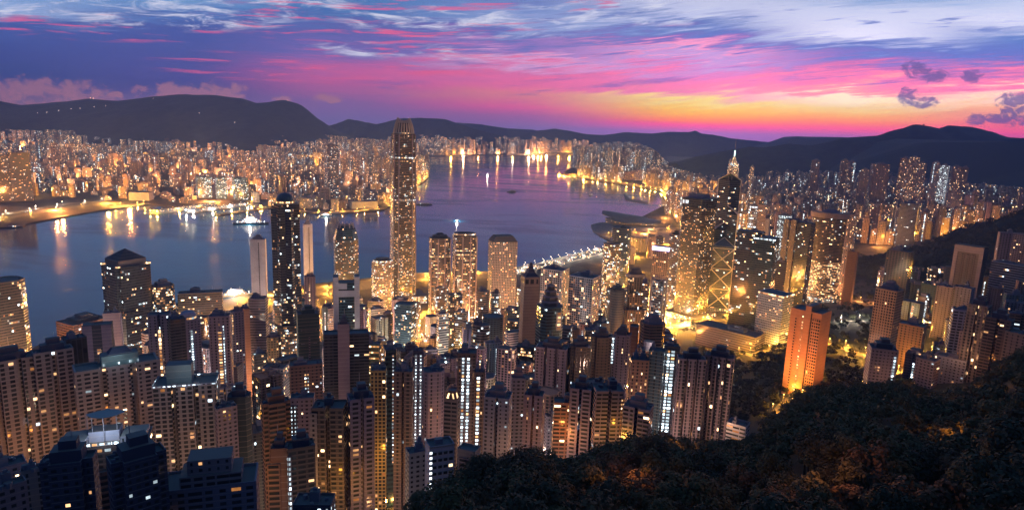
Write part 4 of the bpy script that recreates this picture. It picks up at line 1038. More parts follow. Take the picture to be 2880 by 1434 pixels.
for fl in range(8):
    z = H - 3.4 - fl * 4.0
    if z < 3: break
    for c in range(4):
        window(r_, W * (-.30 + .22 * c), -D / 2, z, 2.2, 1.7, mat=M_LITP if (fl, c) in ((5, 2), (2, 3)) else None)
    for c in range(2):
        window(r_, W / 2, D * (-.2 + .4 * c), z, 1.8, 1.6, nrm=(1, 0))
        k += 1
for fl in range(11):
    z = H - 2.5 - fl * 3.0
    if z > 2: window(r_, -W * .45, -D / 2, z, 1.3, 1.4, mat=M_COLDP)
r2, W2, D2, H2 = B('apartment_block', 'grey stair wing stepping down on the left of the white block by the wood', 'apartment block', 1140, 1200, 1268, 'res', (.26, .29, .33), Y=352, rot=16, dr=.8, roof='plant', lit=.0, h=46, bot=1400)
B('apartment_block', 'wing with an orange-lit end wall on the right of the white block by the wood', 'apartment block', 1286, 1352, 1262, 'blank', (.20, .20, .24), Y=372, rot=-24, dr=.7, roof='none', h=40, bot=1345, strips=[(-.05, 8, 4, 30, dict(power=0, fl=3.2, wh=.5, ww=1, wallc='pink', name='balconies'))])
B('apartment_block', 'low block with a blue-grey roof strewn with cold lights, bottom edge', 'apartment block', 826, 942, 1408, 'res', 'navy', Y=300, rot=-14, dr=.6, lit=.1, cool=1, h=40, bot=1434)
B(A, 'pale tower of square windows with a boxy pink lift head, left of the orange gap', AT, 1362, 1442, 1112, 'res', 'pale', Y=440, rot=-10, dr=.8, shape='slab2', lit=.05, cool=.6, roof='house', plantcol='pink', h=80, bot=1330)
B(A, 'grey-green windowed slab behind the pale square-windowed tower', AT, 1436, 1478, 1062, 'res', 'grey', Y=480, rot=8, lit=.05, cool=.7, roof='house', plantcol='pink', h=80, bot=1250)
B(A, 'slim tower of paired window columns, left of the orange-lit gap in front row', AT, 1474, 1532, 1108, 'slot', 'mauve', Y=455, rot=-8, shape='slab2', lit=.06, roof='house', plantcol='navy', h=80, bot=1270)
B(A, 'low warm-lit block glowing orange deep in the gap, with bright balconies', AT, 1556, 1612, 1128, 'bal', 'rust', Y=470, rot=6, lit=.10, cool=0, h=60, bot=1250)
B(A, 'beige balcony tower with twin roof frames, left half of the centre front pair', AT, 1604, 1668, 1090, 'bal', 'mauve', Y=462, rot=-6, dr=.8, shape='slab2', lit=.03, roof='house', plantcol='navy', h=85, bot=1270)
B(A, 'pink balcony tower with a gold-lit right edge and dotted amber stairwell', AT, 1664, 1756, 1092, 'bal', 'pink', Y=455, rot=14, dr=.8, shape='slab2', lit=.03, roof='plant', plantcol='navy', strips=[(.46, 2.6, 4, 80, dict(cool=0, power=3.2, cols_=2, ww=.5, wh=.4, wallc='rust'))], h=85, bot=1265)
B(A, 'small mauve tower with a tall boxy lift head and one cold roof lamp', AT, 1754, 1838, 1142, 'bal', 'mauve', Y=440, rot=-12, dr=.7, shape='slab2', lit=.03, roof='house', plantcol='pink', h=60, bot=1230)
B(A, 'orange-washed slab with windows glowing at its edges, behind the small mauve tower', AT, 1772, 1826, 1010, 'slot', 'rust', Y=540, rot=8, lit=.12, cool=0, h=90, bot=1140)
B(A, 'dark teal slab between the orange-washed slab and the bright white stairwell', AT, 1826, 1872, 985, 'slot', 'teal', Y=540, rot=-6, lit=.03, h=95, bot=1200)
B(A, 'tower with the thickest white stairwell, two wide columns of lit panes', AT, 1866, 1912, 972, 'blank', 'dark', Y=555, rot=6, dr=.8, strips=[(-.05, 7.0, 2, 78, dict(cool=.9, cols_=2, power=4.4, fl=3.1, ww=.66, wh=.6, wallc='dark'))], h=90, bot=1215)
B(A, 'pink wide slab of pale piers, left half of the last big block before the park', AT, 1904, 1986, 1008, 'pier', 'pink', Y=520, rot=12, dr=.5, shape='slab3', lit=.02, roof='house', plantcol='navy', bay=3.6, h=90, bot=1215)
B(A, 'pink wide slab of pale piers, right half of the last big block before the park', AT, 1984, 2066, 1002, 'pier', 'pink', Y=525, rot=-6, dr=.5, shape='slab4', lit=.03, roof='house', plantcol='navy', bay=3.6, h=90, bot=1225)
B('villa', 'low white villa with terraces at the wood edge by the orange road', 'villa', 2046, 2108, 1190, 'bal', 'white', Y=500, rot=-14, dr=.8, lit=.08, cool=0, h=22, bot=1228)
# second row, centre
B(A, 'octagonal brick-brown tower with a crown of roof rooms, left of the yellow garden road', AT, 1796, 1876, 908, 'bal', 'brick', Y=650, rot=22, dr=.9, shape='oct', lit=.01, roof='house', plantcol='mauve', h=90, bot=1060)
r_, W, D, H = B(A, 'brick-brown tower whose roof terrace glares white, below the octagonal one', AT, 1798, 1866, 984, 'bal', 'brick', Y=585, rot=10, dr=.8, shape='oct', lit=.02, roof='none', h=80, bot=1100)
m = MB(); m.prism(ngon(W * .5, D * .5, 14, -W * .12, D * .1), H, H + 8, style('blank', 'mauve')); m.build('plant_room', parent=r_)
m = MB(); m.box(W * .0, W * .36, -D * .48, -D * .2, H, H + 1.6, style('blank', 'white', lit=1, ww=.9, wh=.8, bay=3, fl=1.6, pow=5, cool=.2)); m.build('terrace_floodlights', parent=r_)
B(A, 'dark tower with a navy pitched roof, left neighbour of the orange sidewall', AT, 1724, 1778, 940, 'slot', 'mauve', Y=640, rot=-12, dr=.9, shape='cross', lit=.03, roof='house', plantcol='navy', strips=[(-.46, 1.8, 2, 30, dict(cool=1))], h=90, bot=1100)
B(A, 'plain orange-lit side wall with one black slit window', AT, 1772, 1796, 918, 'blank', 'rust', Y=670, rot=0, dr=1.2, roof='none', h=80, bot=1000)
B(A, 'brown clustered tower with red-lit windows in the middle of the second row', AT, 1660, 1724, 946, 'slot', 'bronze', Y=630, rot=12, shape='cross', lit=.08, cool=0, roof='house', plantcol='navy', h=90, bot=1030)
B(A, 'dark mauve double tower with a navy roof, below the tan belfry shaft', AT, 1508, 1602, 975, 'slot', 'mauve', Y=600, rot=-10, dr=.6, shape='slab3', lit=.03, roof='house', plantcol='navy', h=90, bot=1060)
B(A, 'dark clustered tower with sparse amber windows, above the beige balcony tower', AT, 1598, 1662, 972, 'slot', 'bronze', Y=600, rot=14, shape='cross', lit=.05, cool=.1, roof='house', plantcol='navy', h=90, bot=1080)
B(OT, 'white gridded office block, left one of two beside the harbour road', OC, 1522, 1602, 756, 'grid', 'white', Y=1170, rot=-24, dr=.8, lit=.22, cool=.05, pow=1.8, bay=4, fl=4, off=0, ww=.7, wh=.7, roof='plant', bot=830)
B(OT, 'white gridded office block, right one of two, facing the bank towers', OC, 1602, 1690, 776, 'grid', 'white', Y=1100, rot=-24, dr=.8, lit=.24, cool=.05, pow=1.8, bay=4, fl=4, off=0, ww=.7, wh=.7, roof='plant', bot=890)
B(OT, 'black cylinder-topped block between the gridded offices and the brown bank tower', OC, 1716, 1756, 814, 'blank', 'dark', Y=1000, shape='cyl', rot=0, dr=1, bot=900, roof='house', plantcol='dark')
B(OT, 'dark blue round glass tower behind the brown bank tower, fins on its crown', OC, 1722, 1776, 640, 'glass', 'blue', Y=1500, shape='cyl', rot=0, dr=1, lit=.10, roof='plant', plantcol='dark', bot=740)
B(OT, 'glass office tower lit along its curved floors, left of the dark blue round tower', OC, 1696, 1748, 686, 'off', 'bronze', Y=1420, shape='oct', rot=10, lit=.5, cool=.2, pow=2, roof='plant', bot=770)
r_, W, D, H = B(OT, 'pink floodlit tower with a blazing violet-white neon sign across its top', OC, 1838, 1886, 694, 'grid', 'pink', Y=1260, rot=-12, dr=.6, lit=.15, cool=.1, bot=860, roof='none')
m = MB(); m.box(-W * .55, W * .55, -D * .56, -D * .5, H - 6, H + 1, style('blank', 'white')); m.build('neon_sign', glow('neon_violet', (.66, .55, 1.0), 5.0), parent=r_)
B(OT, 'pale tower with a dark oval roof right of the violet neon sign', OC, 1884, 1918, 660, 'off', 'pink', Y=1420, rot=0, shape='cyl', dr=.8, lit=.3, cool=.4, bot=770, roof='house', plantcol='dark')
r_, W, D, H = B(OT, 'white office cube glowing pink-orange under floodlights beside the black glass block', OC, 2136, 2230, 824, 'grid', 'white', Y=990, rot=-26, dr=.8, lit=.14, cool=.0, off=.8, pow=1.4, bay=3, fl=3.6, ww=.8, wh=.35, bot=950, roof='none')
m = MB(); m.prism(rect(W * 1.02, D * 1.02), H - 1.4, H + 1.2, style('blank', 'white', lit=1, ww=1, wh=.8, bay=4, fl=2.6, pow=2.2, cool=.05), cap=False); m.build('lit_cornice', parent=r_)
CUBE = (r_, W, D, H)
r_, W, D, H = B(A, 'vivid orange floodlit twin slab standing in the dark park', AT, 2230, 2334, 872, 'blank', (.50, .26, .15), Y=700, rot=-22, dr=.75, lit=.0, roof='none', h=112, bot=1100)
m = MB(); m.box(-W * .02, W * .16, -D * .52, D * .5, 0, H + 7, style('blank', (.50, .26, .15))); m.build('lift_core', parent=r_)
m = MB(); m.box(W * .165, W * .2, -D * .505, -D * .49, 0, H, style('blank', (.02, .015, .012))); m.build('recess_shade_strip', parent=r_)  # near-black strip on the flat front; the slit's shade is in its colour
strip(r_, .35, W * .27, 4, H - 5, W, D, cool=0, power=0, fl=3.4, ww=.62, wh=.62, cols_=4, wallc=(.50, .26, .15), name='window_bays')
strip(r_, -.3, W * .06, 6, H - 8, W, D, cool=0, power=0, fl=3.2, ww=.6, wh=.5, cols_=1, wallc=(.50, .26, .15), name='window_bays')
strip(r_, -.08, W * .05, 6, H - 4, W, D, cool=0, power=2.4, fl=3.2, ww=.5, wh=.4, cols_=1, wallc=(.50, .26, .15))
ORANGE = (r_, W, D, H)
B(A, 'tall beige tower of many small dark windows rising from the orange lane', AT, 2468, 2538, 814, 'res', (.44, .30, .20), Y=690, rot=-20, dr=.9, lit=.02, bay=2.6, ww=.55, wh=.6, roof='house', plantcol='pink', h=110, bot=985)
B(A, 'pink lower tower with a white stairwell edge, foot of the tall beige tower', AT, 2444, 2522, 978, 'res', 'pink', Y=600, rot=14, dr=.8, lit=.03, roof='house', plantcol='navy', strips=[(.40, 2.2, 4, 55, dict(cool=1, power=3.2))], h=62, bot=1100)
B(OT, 'dark slab with a lit podium line, standing over the black park', OC, 2500, 2566, 706, 'pier', 'brown', Y=1150, rot=-12, dr=.6, lit=.02, roof='plant', pod=(1.1, 9), h=60, bot=790)
r_, W, D, H = B(A, 'tall slab framed by a broad pink border against the wooded hill', AT, 2694, 2772, 692, 'blank', (.10, .085, .09), Y=1000, rot=-18, dr=.4, lit=.0, roof='none', h=78, bot=850)
for bx in ((-.5, -.36, 0, 1), (.36, .5, 0, 1), (-.36, .36, .92, 1)):
    m = MB(); m.box(W * bx[0], W * bx[1], -D * .56, D * .5, H * bx[2], H * bx[3] + .5, style('blank', 'pink')); m.build('border_frame', parent=r_)
for fx in (-.18, 0, .18):
    strip(r_, fx, W * .13, 2, H * .9, W, D, cool=0, power=2.2 if fx < 0 else 0, fl=3.2, ww=.5, wh=.5, wallc='brown', name='window_bays') if fx >= 0 else strip(r_, fx, W * .13, 2, H * .9, W, D, power=0, fl=3.2, ww=.5, wh=.5, wallc='brown', name='window_bays')
B(A, 'dull pink block below the pink-bordered slab, left of two', AT, 2640, 2688, 806, 'slot', 'pink', Y=880, rot=-14, dr=.7, h=50, bot=890)
B(A, 'mauve block with a ladder of tiny windows, right of two below the bordered slab', AT, 2686, 2738, 808, 'slot', 'mauve', Y=860, rot=-16, dr=.7, h=50, bot=880, strips=[(-.42, 3, 2, 40, dict(power=0, wallc='tan', name='window_bays'))])
B(A, 'brown bay-windowed tower with orange windows, left of the twin on the right slope', AT, 2728, 2784, 858, 'pier', 'tan', Y=640, rot=-14, dr=.7, shape='slab2', lit=.07, cool=0, roof='house', plantcol='navy', h=90, bot=1040)
B(A, 'brown balcony tower in shadow, right of the twin on the right slope', AT, 2780, 2846, 896, 'bal', 'brown', Y=620, rot=-10, dr=.7, shape='slab2', lit=.03, cool=0, roof='house', plantcol='navy', h=80, bot=1050)
B(A, 'tan tower with beaded window column at the far right above the trees', AT, 2836, 2910, 938, 'slot', 'tan', Y=600, rot=-16, dr=.7, lit=.02, h=70, bot=1040)
B(A, 'white-framed tower with dark glass and a blue-lit base, right of the orange lane', AT, 2680, 2738, 872, 'bal', 'white', Y=690, rot=12, dr=.7, lit=.04, cool=.8, h=70, bot=960)
B(A, 'ribbed tan slab below the white-framed tower', AT, 2702, 2736, 934, 'slot', 'pink', Y=650, rot=-18, lit=.05, cool=0, h=60, bot=1030)
B('apartment_block', 'pinkish low block with a curved roof rail, above the right-hand trees', 'apartment block', 2582, 2640, 1010, 'res', 'pink', Y=640, rot=-20, dr=.8, lit=.06, cool=.1, h=45, bot=1080)
B('apartment_block', 'white low block with lamplit roof edge beside the curved-rail block', 'apartment block', 2636, 2722, 1004, 'res', 'pale', Y=650, rot=-12, dr=.6, lit=.08, cool=.2, h=45, bot=1085)
B('apartment_block', 'tan block with close-set slits, right of the orange lane', 'apartment block', 2528, 2602, 912, 'slot', 'rust', Y=760, rot=-10, dr=.7, lit=.02, h=50, bot=980)
B(A, 'pale tower rising from the wooded hill, left of two at the right edge', AT, 2812, 2858, 656, 'slot', 'mauve', Y=1150, rot=10, h=60, lit=.01, bot=745)
B(A, 'pale tower cut by the right edge above the wooded hill', AT, 2856, 2910, 660, 'res', 'pink', Y=1120, rot=-10, h=60, lit=.06, cool=.2, bot=745)
B('school', 'low white building with ribbed windows below the two hillside towers', 'school', 2800, 2900, 742, 'off', 'pale', Y=1080, rot=-20, dr=.4, lit=.03, h=18, bot=775)
B('government_office', 'long low tan building with a flat dark roof at the corner of the garden road', 'office', 1962, 2146, 925, 'off', 'tan', Y=1000, rot=-24, dr=.35, lit=.02, wh=.3, h=18, bot=985, roof='plant')
B(OT, 'violet-blue glass tower with tapering sides and one lit stripe, mid right', OC, 2536, 2584, 572, 'glass', (.12, .16, .3), Y=2100, rot=-6, lit=.03, cool=1, roof='house', plantcol='blue', h=110, bot=640)
B(OT, 'blue-white lit tower left of the ribbed brown slab, screens on its face', OC, 2190, 2226, 606, 'off', 'blue', Y=1750, rot=-10, lit=.75, cool=1, pow=1.3, bot=690)
B(OT, 'tower with bold white lit floor bars in the district behind the black glass block', OC, 2108, 2130, 578, 'off', 'grey', Y=1900, rot=0, lit=.6, cool=.8, pow=2.6, fl=8, wh=.4, bot=640)
B(OT, 'ribbed pink office tower right of the white floor bars', OC, 2134, 2156, 578, 'off', 'pink', Y=1850, lit=.08, wh=.4, bot=645)
B(OT, 'slim hotel tower with a pink stripe right of the oval hotel', OC, 2382, 2412, 604, 'slot', 'pink', Y=1620, rot=-14, dr=.9, lit=.3, cool=.05, h=100, bot=780)
B(OT, 'short salmon slab lit from below, right foot of the oval hotel', OC, 2386, 2414, 708, 'blank', 'rust', Y=1500, rot=-14, h=60, bot=780)
B(OT, 'narrow pale slab with yellow foot left of the ribbed brown hotel slab', OC, 2186, 2212, 736, 'off', 'tan', Y=1240, lit=.1, h=50, bot=810)
# Kowloon side landmarks
B('skyscraper', 'dark brown tower pair with lit crown at the far left across the water', 'skyscraper', 22, 76, 430, 'off', 'bronze', Y=2900, rot=12, dr=.6, lit=.08, pow=2.2, cool=.1, h=150, bot=560)
B('skyscraper', 'brown tower with a lit sky-bridge floor cut by the left edge across the water', 'skyscraper', -30, 18, 436, 'off', 'bronze', Y=2850, rot=12, dr=.6, lit=.12, pow=2.2, h=150, bot=570)
B('skyscraper', 'dim brown point tower rising above the far shore rooftops left of centre', 'skyscraper', 446, 470, 432, 'off', 'bronze', Y=3700, rot=12, lit=.12, cool=.1, h=180, bot=540)
B('skyscraper', 'grey slender dark-capped tower across the harbour, just behind the domed dark tower', 'skyscraper', 755, 768, 452, 'off', 'mauve', Y=3400, lit=.15, h=150, bot=540)
B('skyscraper', 'grey-brown tower freckled with lights, tallest on the far shore', 'skyscraper', 912, 950, 408, 'off', 'mauve', Y=3500, rot=20, lit=.14, cool=.4, h=200, bot=520)
for x0, x1, tp, lab in ((552, 592, 498, 'teal glass office tower on the far shore, left of a row of three'), (606, 636, 500, 'teal glass office tower on the far shore, middle of a row of three, bright top'), (654, 696, 500, 'teal glass office tower on the far shore, right of a row of three')):
    B(OT, lab, OC, x0, x1, tp, 'glass', 'teal', Y=3250, rot=12, dr=.7, lit=.28, cool=.75, pow=2.4, bot=572, h=90)
B('arts_hall', 'pale windowless hall with a sweeping ski-jump roof on the far tip of land', 'concert hall', 984, 1062, 566, 'blank', 'pale', Y=3080, rot=14, dr=.35, h=20, bot=598, roof='none')
B('waterfront_mall', 'square white hall with a blue-lit front on the far shore', 'mall', 366, 428, 540, 'blank', 'pale', Y=3080, rot=-18, dr=.8, h=40, bot=572, roof='none')
B('waterfront_mall', 'big pale block right of the domed dark tower top, on the far shore', 'mall', 840, 892, 556, 'grid', 'pale', Y=3020, rot=-30, dr=.8, lit=.1, h=40, bot=598)
B('hotel_tower', 'grey stepped hotel block behind the ski-jump hall', 'hotel', 1016, 1062, 536, 'off', 'pink', Y=3200, rot=14, lit=.2, h=50, bot=570)
for i, (x0, x1, tp, c, lab) in enumerate(((1840, 1868, 495, 'rust', 'orange-lit block behind the harbour highway, left of two'), (1862, 1892, 490, 'pink', 'orange-lit block behind the harbour highway, right of two'))):
    B(A, lab, AT, x0 - 84, x1 - 84, tp - 12, 'res', c, Y=5600, lit=.15, cool=0, h=90, bot=520)
# hillside towers on the right skyline
for (x0, x1, tp, Yd, lab, kw) in (
    (2050, 2062, 452, 3200, 'lone slim tower with a lamp on top before the dark mountain', dict(lit=.1)),
    (2110, 2122, 470, 3000, 'short tower with a pale lit cap left of the mountain-foot slabs', dict(lit=.4)),
    (2284, 2306, 452, 3300, 'mauve tower with one bright roof lamp on the mountain foot', dict(lit=.08)),
    (2366, 2388, 452, 3250, 'left of two stepped towers with lit top floors on the mountain foot', dict(lit=.14)),
    (2386, 2408, 456, 3200, 'right of two stepped towers, a white line down its side', dict(lit=.14, strips=[(.3, 4, 4, 90, dict(power=2.4))])),
    (2452, 2500, 462, 3200, 'broad mauve slab on the mountain foot, lamps along its base', dict(lit=.06)),
    (2420, 2446, 478, 3150, 'short mauve tower left of the broad mountain-foot slab', dict(lit=.06)),
    (2534, 2560, 446, 3100, 'left of three orange-based towers below the peak with the radar dome', dict(lit=.2, cool=.1)),
    (2560, 2586, 443, 3080, 'middle of three orange-based towers below the peak with the radar dome', dict(lit=.25, cool=.05)),
    (2584, 2606, 460, 3050, 'right, shortest of three orange-based towers below the peak', dict(lit=.2, cool=.1)),
    (2624, 2644, 458, 3000, 'blue-grey tower with a beaded white edge on the right mountain foot', dict(lit=.1, strips=[(-.3, 4, 2, 90, dict(power=3))])),
    (2646, 2670, 466, 2950, 'tower glittering with white lit windows on the right mountain foot', dict(lit=.7, cool=1)),
    (2676, 2704, 470, 2950, 'pink tower right of the glittering white one', dict(lit=.12, cool=.1)),
    (2706, 2724, 472, 2950, 'last pink tower at the right end of the mountain foot row', dict(lit=.1))):
    kw = dict(kw); st_ = kw.pop('strips', ())
    B(A, lab, AT, x0, x1, tp, 'far', 'mauve', Y=Yd, pow=1.8, rot=random.uniform(-15, 15), dr=.8, strips=st_, h=100, bot=tp + 55, roof='house', bay=4, fl=4, **kw)

# ================================================================== the streets between: towers set out by lot
LM = [('the tallest tower', 1135, 560), ('the domed dark tower', 800, 720), ('the pyramid-roofed tower', 350, 820), ('the white-framed slab', 972, 850), ('the twin bronze towers', 1272, 720),
      ('the slope-roofed pale tower', 1415, 730), ('the broad dark glass tower', 1968, 720), ('the cross-braced tower', 2055, 700), ('the black glass block', 2132, 770), ('the oval hotel', 2335, 700),
      ('the belfry shaft', 1490, 860), ('the beehive-capped tower', 1548, 900), ('the violet neon sign', 1862, 740), ('the gridded white offices', 1610, 810), ('the brilliant double stairwell', 1312, 1110),
      ('the brown lift shaft', 966, 1000), ('the amber stairwell tower', 618, 980), ('the gold-lit mast tower', 2064, 480), ('the violet-blue glass tower', 2560, 610), ('the pink-bordered slab', 2733, 770),
      ('the steel-truss bank', 1855, 830), ('the convention centre', 1768, 610), ('the dotted twin shaft', 1176, 1100), ('the bright floor-bar tower', 2119, 605), ('the green netted tower', 865, 930),
      ('the radar peak', 2590, 430), ('the octagonal brick tower', 1836, 970), ('the wooded hill', 2700, 660), ('the white dome roof', 530, 900)]
ORD = ['', 'second ', 'third ', 'fourth ', 'fifth ', 'sixth ', 'seventh ', 'eighth ', 'ninth ', 'tenth ', 'eleventh ', 'twelfth ', 'thirteenth ', 'fourteenth ', 'fifteenth ', 'sixteenth ', 'seventeenth ', 'eighteenth ', 'nineteenth ', 'twentieth ']
CWORD = dict(cream='cream', pink='dusty pink', tan='tan', brown='brown', grey='grey', pale='pale', white='whitish', dark='black glass', teal='teal glass', mauve='mauve', rust='orange-brown', bronze='bronze', navy='dark blue', brick='brick-brown', blue='blue glass')
ENV1 = [(-100, 975), (0, 975), (80, 975), (150, 950), (250, 905), (300, 905), (430, 850), (640, 862), (740, 850), (860, 815), (900, 815), (1000, 815), (1060, 815), (1180, 805), (1270, 800), (1340, 800), (1400, 790), (1500, 775), (1600, 775), (1690, 750), (1760, 740), (1850, 760), (1900, 760), (2000, 760), (2100, 760), (2300, 800)]
ENV2 = [(1480, 425), (1560, 392), (1640, 386), (1720, 392), (1790, 400), (1840, 420), (1890, 470), (1930, 480), (2000, 492), (2100, 484), (2200, 478), (2350, 480), (2500, 490), (2700, 508), (2900, 530)]
VIEW = [(916, 946, 862, 935, 1100), (1214, 1238, 940, 1005, 900), (1326, 1345, 770, 805, 1900), (1868, 1935, 775, 935, 2000), (2074, 2098, 590, 705, 4000), (1700, 1915, 630, 665, 3000), (560, 760, 840, 875, 1900), (893, 936, 795, 830, 1900), (1168, 1207, 755, 795, 1900), (1010, 1046, 778, 815, 1900), (1500, 1695, 700, 755, 3000),
        (1420, 1920, 480, 600, 9000), (1150, 1560, 740, 772, 3000), (2050, 2090, 810, 905, 2000), (1950, 2240, 940, 1075, 2000), (2380, 2900, 560, 760, 2600), (1684, 1880, 560, 660, 4000), (2080, 2480, 770, 1000, 2000), (2140, 2480, 1000, 1180, 1300)]
def free(X, Y, r, gap=1.0):
    for (a, b, c) in FOOT:
        if (a - X) ** 2 + (b - Y) ** 2 < ((c + r) * gap) ** 2: return False
    return True
def clear_view(x0, x1, top, Y):
    for (a, b, c, d, Yh) in PROTECT + VIEW:
        if Y < Yh and x0 < b and x1 > a and top < d - (d - c) * 0.05: return False
    return True
FILLS = []
def lot(n, region, env, hr, wr, tries, styles, colours, cat_of, gap):
    got = 0
    for _ in range(tries):
        if got >= n: break
        X, Y = region()
        t_, f_ = inland(X, Y)
        if t_ < 35: continue
        W = random.uniform(*wr); D = W * random.uniform(.5, .95); r = .5 * math.hypot(W, D)
        gz = ground_z(X, Y); h = random.uniform(*hr(X, Y))
        wpx = W * FPX / depth(Y, gz + h)
        px, top = proj(X, Y, gz + h)
        lim = float(np.interp(px, [e_[0] for e_ in env], [e_[1] for e_ in env])) + random.uniform(0, 22)
        if top < lim:
            # lower it until it stays under the roofline seen in the picture
            z = at_y(px, lim, Y)[2]; h = z - gz; top = lim
            if h < 22: continue
        if not (-80 < px < 2960) or not free(X, Y, r, gap): continue
        if not clear_view(px - wpx * .6, px + wpx * .6, top, Y):
            ok = False
            for k_ in (.75, .55, .4, .28):
                _, tp = proj(X, Y, gz + h * k_)
                if h * k_ > 16 and clear_view(px - wpx * .6, px + wpx * .6, tp, Y): h *= k_; top = tp; ok = True; break
            if not ok: continue
        FOOT.append((X, Y, r)); got += 1
        FILLS.append((X, Y, gz, h, W, D, px, top, random.choice(styles), random.choice(colours), cat_of))
    return got
def reg(p0, p1, y0, y1):
    def f():
        Y = random.uniform(y0, y1); px = random.uniform(p0, p1)
        X = at_y(px, 900, Y)[0]
        return X, Y
    return f
RES = ['slot', 'res', 'bal', 'pier', 'slot', 'res']; RC = ['mauve', 'pink', 'tan', 'brown', 'mauve', 'pale', 'navy', 'grey', 'bronze', 'teal', 'dark', 'navy']
OFS = ['off', 'glass', 'off', 'grid', 'res', 'slot']; OFC = ['grey', 'bronze', 'dark', 'pink', 'tan', 'pale', 'teal', 'mauve', 'white', 'brown']
n1_ = lot(44, reg(0, 1900, 470, 760), ENV1, lambda X, Y: (50, 105), (16, 26), 9000, RES, RC, AT, 1.0)
n2_ = lot(150, reg(380, 1900, 740, 1260), ENV1, lambda X, Y: (40, 100), (16, 30), 36000, OFS, OFC, OC, 1.0)
n3_ = lot(40, reg(2380, 2880, 620, 1250), ENV2, lambda X, Y: (16, 60), (16, 26), 4000, RES, RC, 'apartment block', 1.1)
n4_ = lot(62, reg(2090, 2900, 1500, 2700), ENV2, lambda X, Y: (70, 170), (20, 34), 9000, RES + OFS, RC + OFC, AT, .9)
n5_ = lot(24, reg(1600, 2100, 1650, 2600), ENV2, lambda X, Y: (50, 140), (20, 34), 5000, RES + OFS, RC + OFC, OC, .9)
print('lots', n1_, n2_, n3_, n4_, n5_, 'by hand', len(BLD))
ROOFS = ['plant', 'house', 'plant', 'none']
pend = []
for (X, Y, gz, h, W, D, px, top, sty, col, cat) in FILLS:
    far = Y > 1400
    name = {'apartment tower': A, 'office tower': OT}.get(cat, 'apartment_block')
    root = empty(name, (X, Y, gz - 4), -math.atan2(X, Y) + rad(random.choice([-22, -12, 8, 16, 28]) + random.uniform(-5, 5)), None, cat, 'towers filling the streets')
    H = h + 4
    kw = {}
    strp = (not far and random.random() < .42 and sty in ('slot', 'res', 'bal', 'pier')) or (far and random.random() < .3)
    litk = random.choice([.6, 1, 1, 1.6])
    base = STY[sty]
    st = style(sty, tuple(c * random.uniform(.8, 1.15) for c in COLS[col]), lit=min(.7, base['lit'] * litk * (1.25 if far else 1)), cool=random.choice([.05, .2, .5, .8]))
    if far: st.update(bay=st['bay'] * 1.2, fl=st['fl'] * 1.25)
    shp = random.choice(['box', 'slab2', 'cross', 'slab3', 'oct'] if sty in ('slot', 'res', 'bal', 'pier') else ['box', 'box', 'oct', 'box', 'cyl'])
    poly = plan(shp, W, D)
    m = MB(); m.prism(poly, 0, H, st, roof=ROOFDK)
    two = (not far) and random.random() < .3 and H > 60
    m.build('tower_body', parent=root)
    rf = random.choice(ROOFS)
    if not far:
        m = MB(); parapet(m, poly, H, col); m.build('roof_parapet', parent=root)
    if rf == 'plant':
        pc_ = random.choice(['grey', 'mauve', 'navy'])
        if far: m = MB(); m.box(-W * .2, W * .25, -D * .25, D * .2, H - .2, H + 5, style('blank', pc_), roof=ROOFDK); m.build('plant_room', parent=root)
        else: roof_plant(None, W, D, H, col=pc_, parent=root)
    elif rf == 'house':
        m = MB(); m.box(-W * .28, W * .28, -D * .28, D * .3, H, H + 5.5, style('blank', random.choice(['mauve', 'navy', 'grey'])), roof=ROOFDK); m.build('plant_room', parent=root)
    colr = None
    if strp:
        cl = random.choice([0, .1, 1, 1, .6]); colr = 'amber' if cl < .3 else 'white'
        strip(root, random.uniform(-.32, .32), random.uniform(1.8, 3.0) * (1.5 if far else 1), H * random.uniform(.05, .3), H - random.uniform(3, 9), W, D, cool=cl, power=random.uniform(2.2, 3.8), fl=3.1 * (1.3 if far else 1), wh=random.choice([.45, .6]), ww=.7)
    if not far and random.random() < .4:
        m = MB(); u_ = random.choice([-.4, .3, 0]); m.box(W * u_ - .9, W * u_ + .9, -D * .42, -D * .42 + 1.8, H + 1.2, H + 2.6, style('blank', 'white', lit=1, ww=1, wh=1, bay=2, fl=2, pow=5, cool=random.choice([0, 1, .4]))); m.build('roof_lamp', parent=root)  # glowing box added on random roofs for the city's sparkle
    if not far and random.random() < .5:
        m = MB(); m.prism(rect(W * 1.3, D * 1.3), 0, 14, style('off', col, lit=.6, pow=1.8)); m.build('podium', parent=root)
    record(root, X, Y, gz + h, gz - 4, W, D, hand=False, col=col, sty=sty)
    pend.append(dict(o=root, px=px, top=top, col=CWORD[col], cat=cat, strip=colr, roof=rf, lit=st['lit'], h=h, cool=st['cool']))
# labels: look first, then where it stands next to the nearest landmark
keyed = {}
for p in pend:
    _, yb = proj(p['o'].location.x, p['o'].location.y, p['o'].location.z); ym = p['top'] * .7 + yb * .3
    nm, lx, ly = min(LM, key=lambda l: (l[1] - p['px']) ** 2 + (l[2] - ym) ** 2)
    dx, dy = p['px'] - lx, ym - ly
    rel = ('left of' if dx < 0 else 'right of') if abs(dx) > abs(dy) else ('behind' if dy < 0 else 'in front of')
    if p['strip']: feat = 'with %s stairwell column' % p['strip']
    elif p['lit'] > .2: feat = 'with %s lit floors' % ('cold' if p['cool'] > .4 else 'warm')
    elif p['roof'] == 'house': feat = 'with boxy roof house'
    elif p['roof'] == 'none': feat = 'with bare flat roof'
    else: feat = 'with cluttered roof'
    p['col'] = p['col'].replace('dusty pink', 'pinkish') if False else p['col']
    size = 'low' if p['h'] < 45 else ('tall' if p['h'] > 95 else 'mid-height')
    keyed.setdefault((p['col'], size, p['cat'], feat, rel, nm), []).append((math.hypot(dx, dy), p))
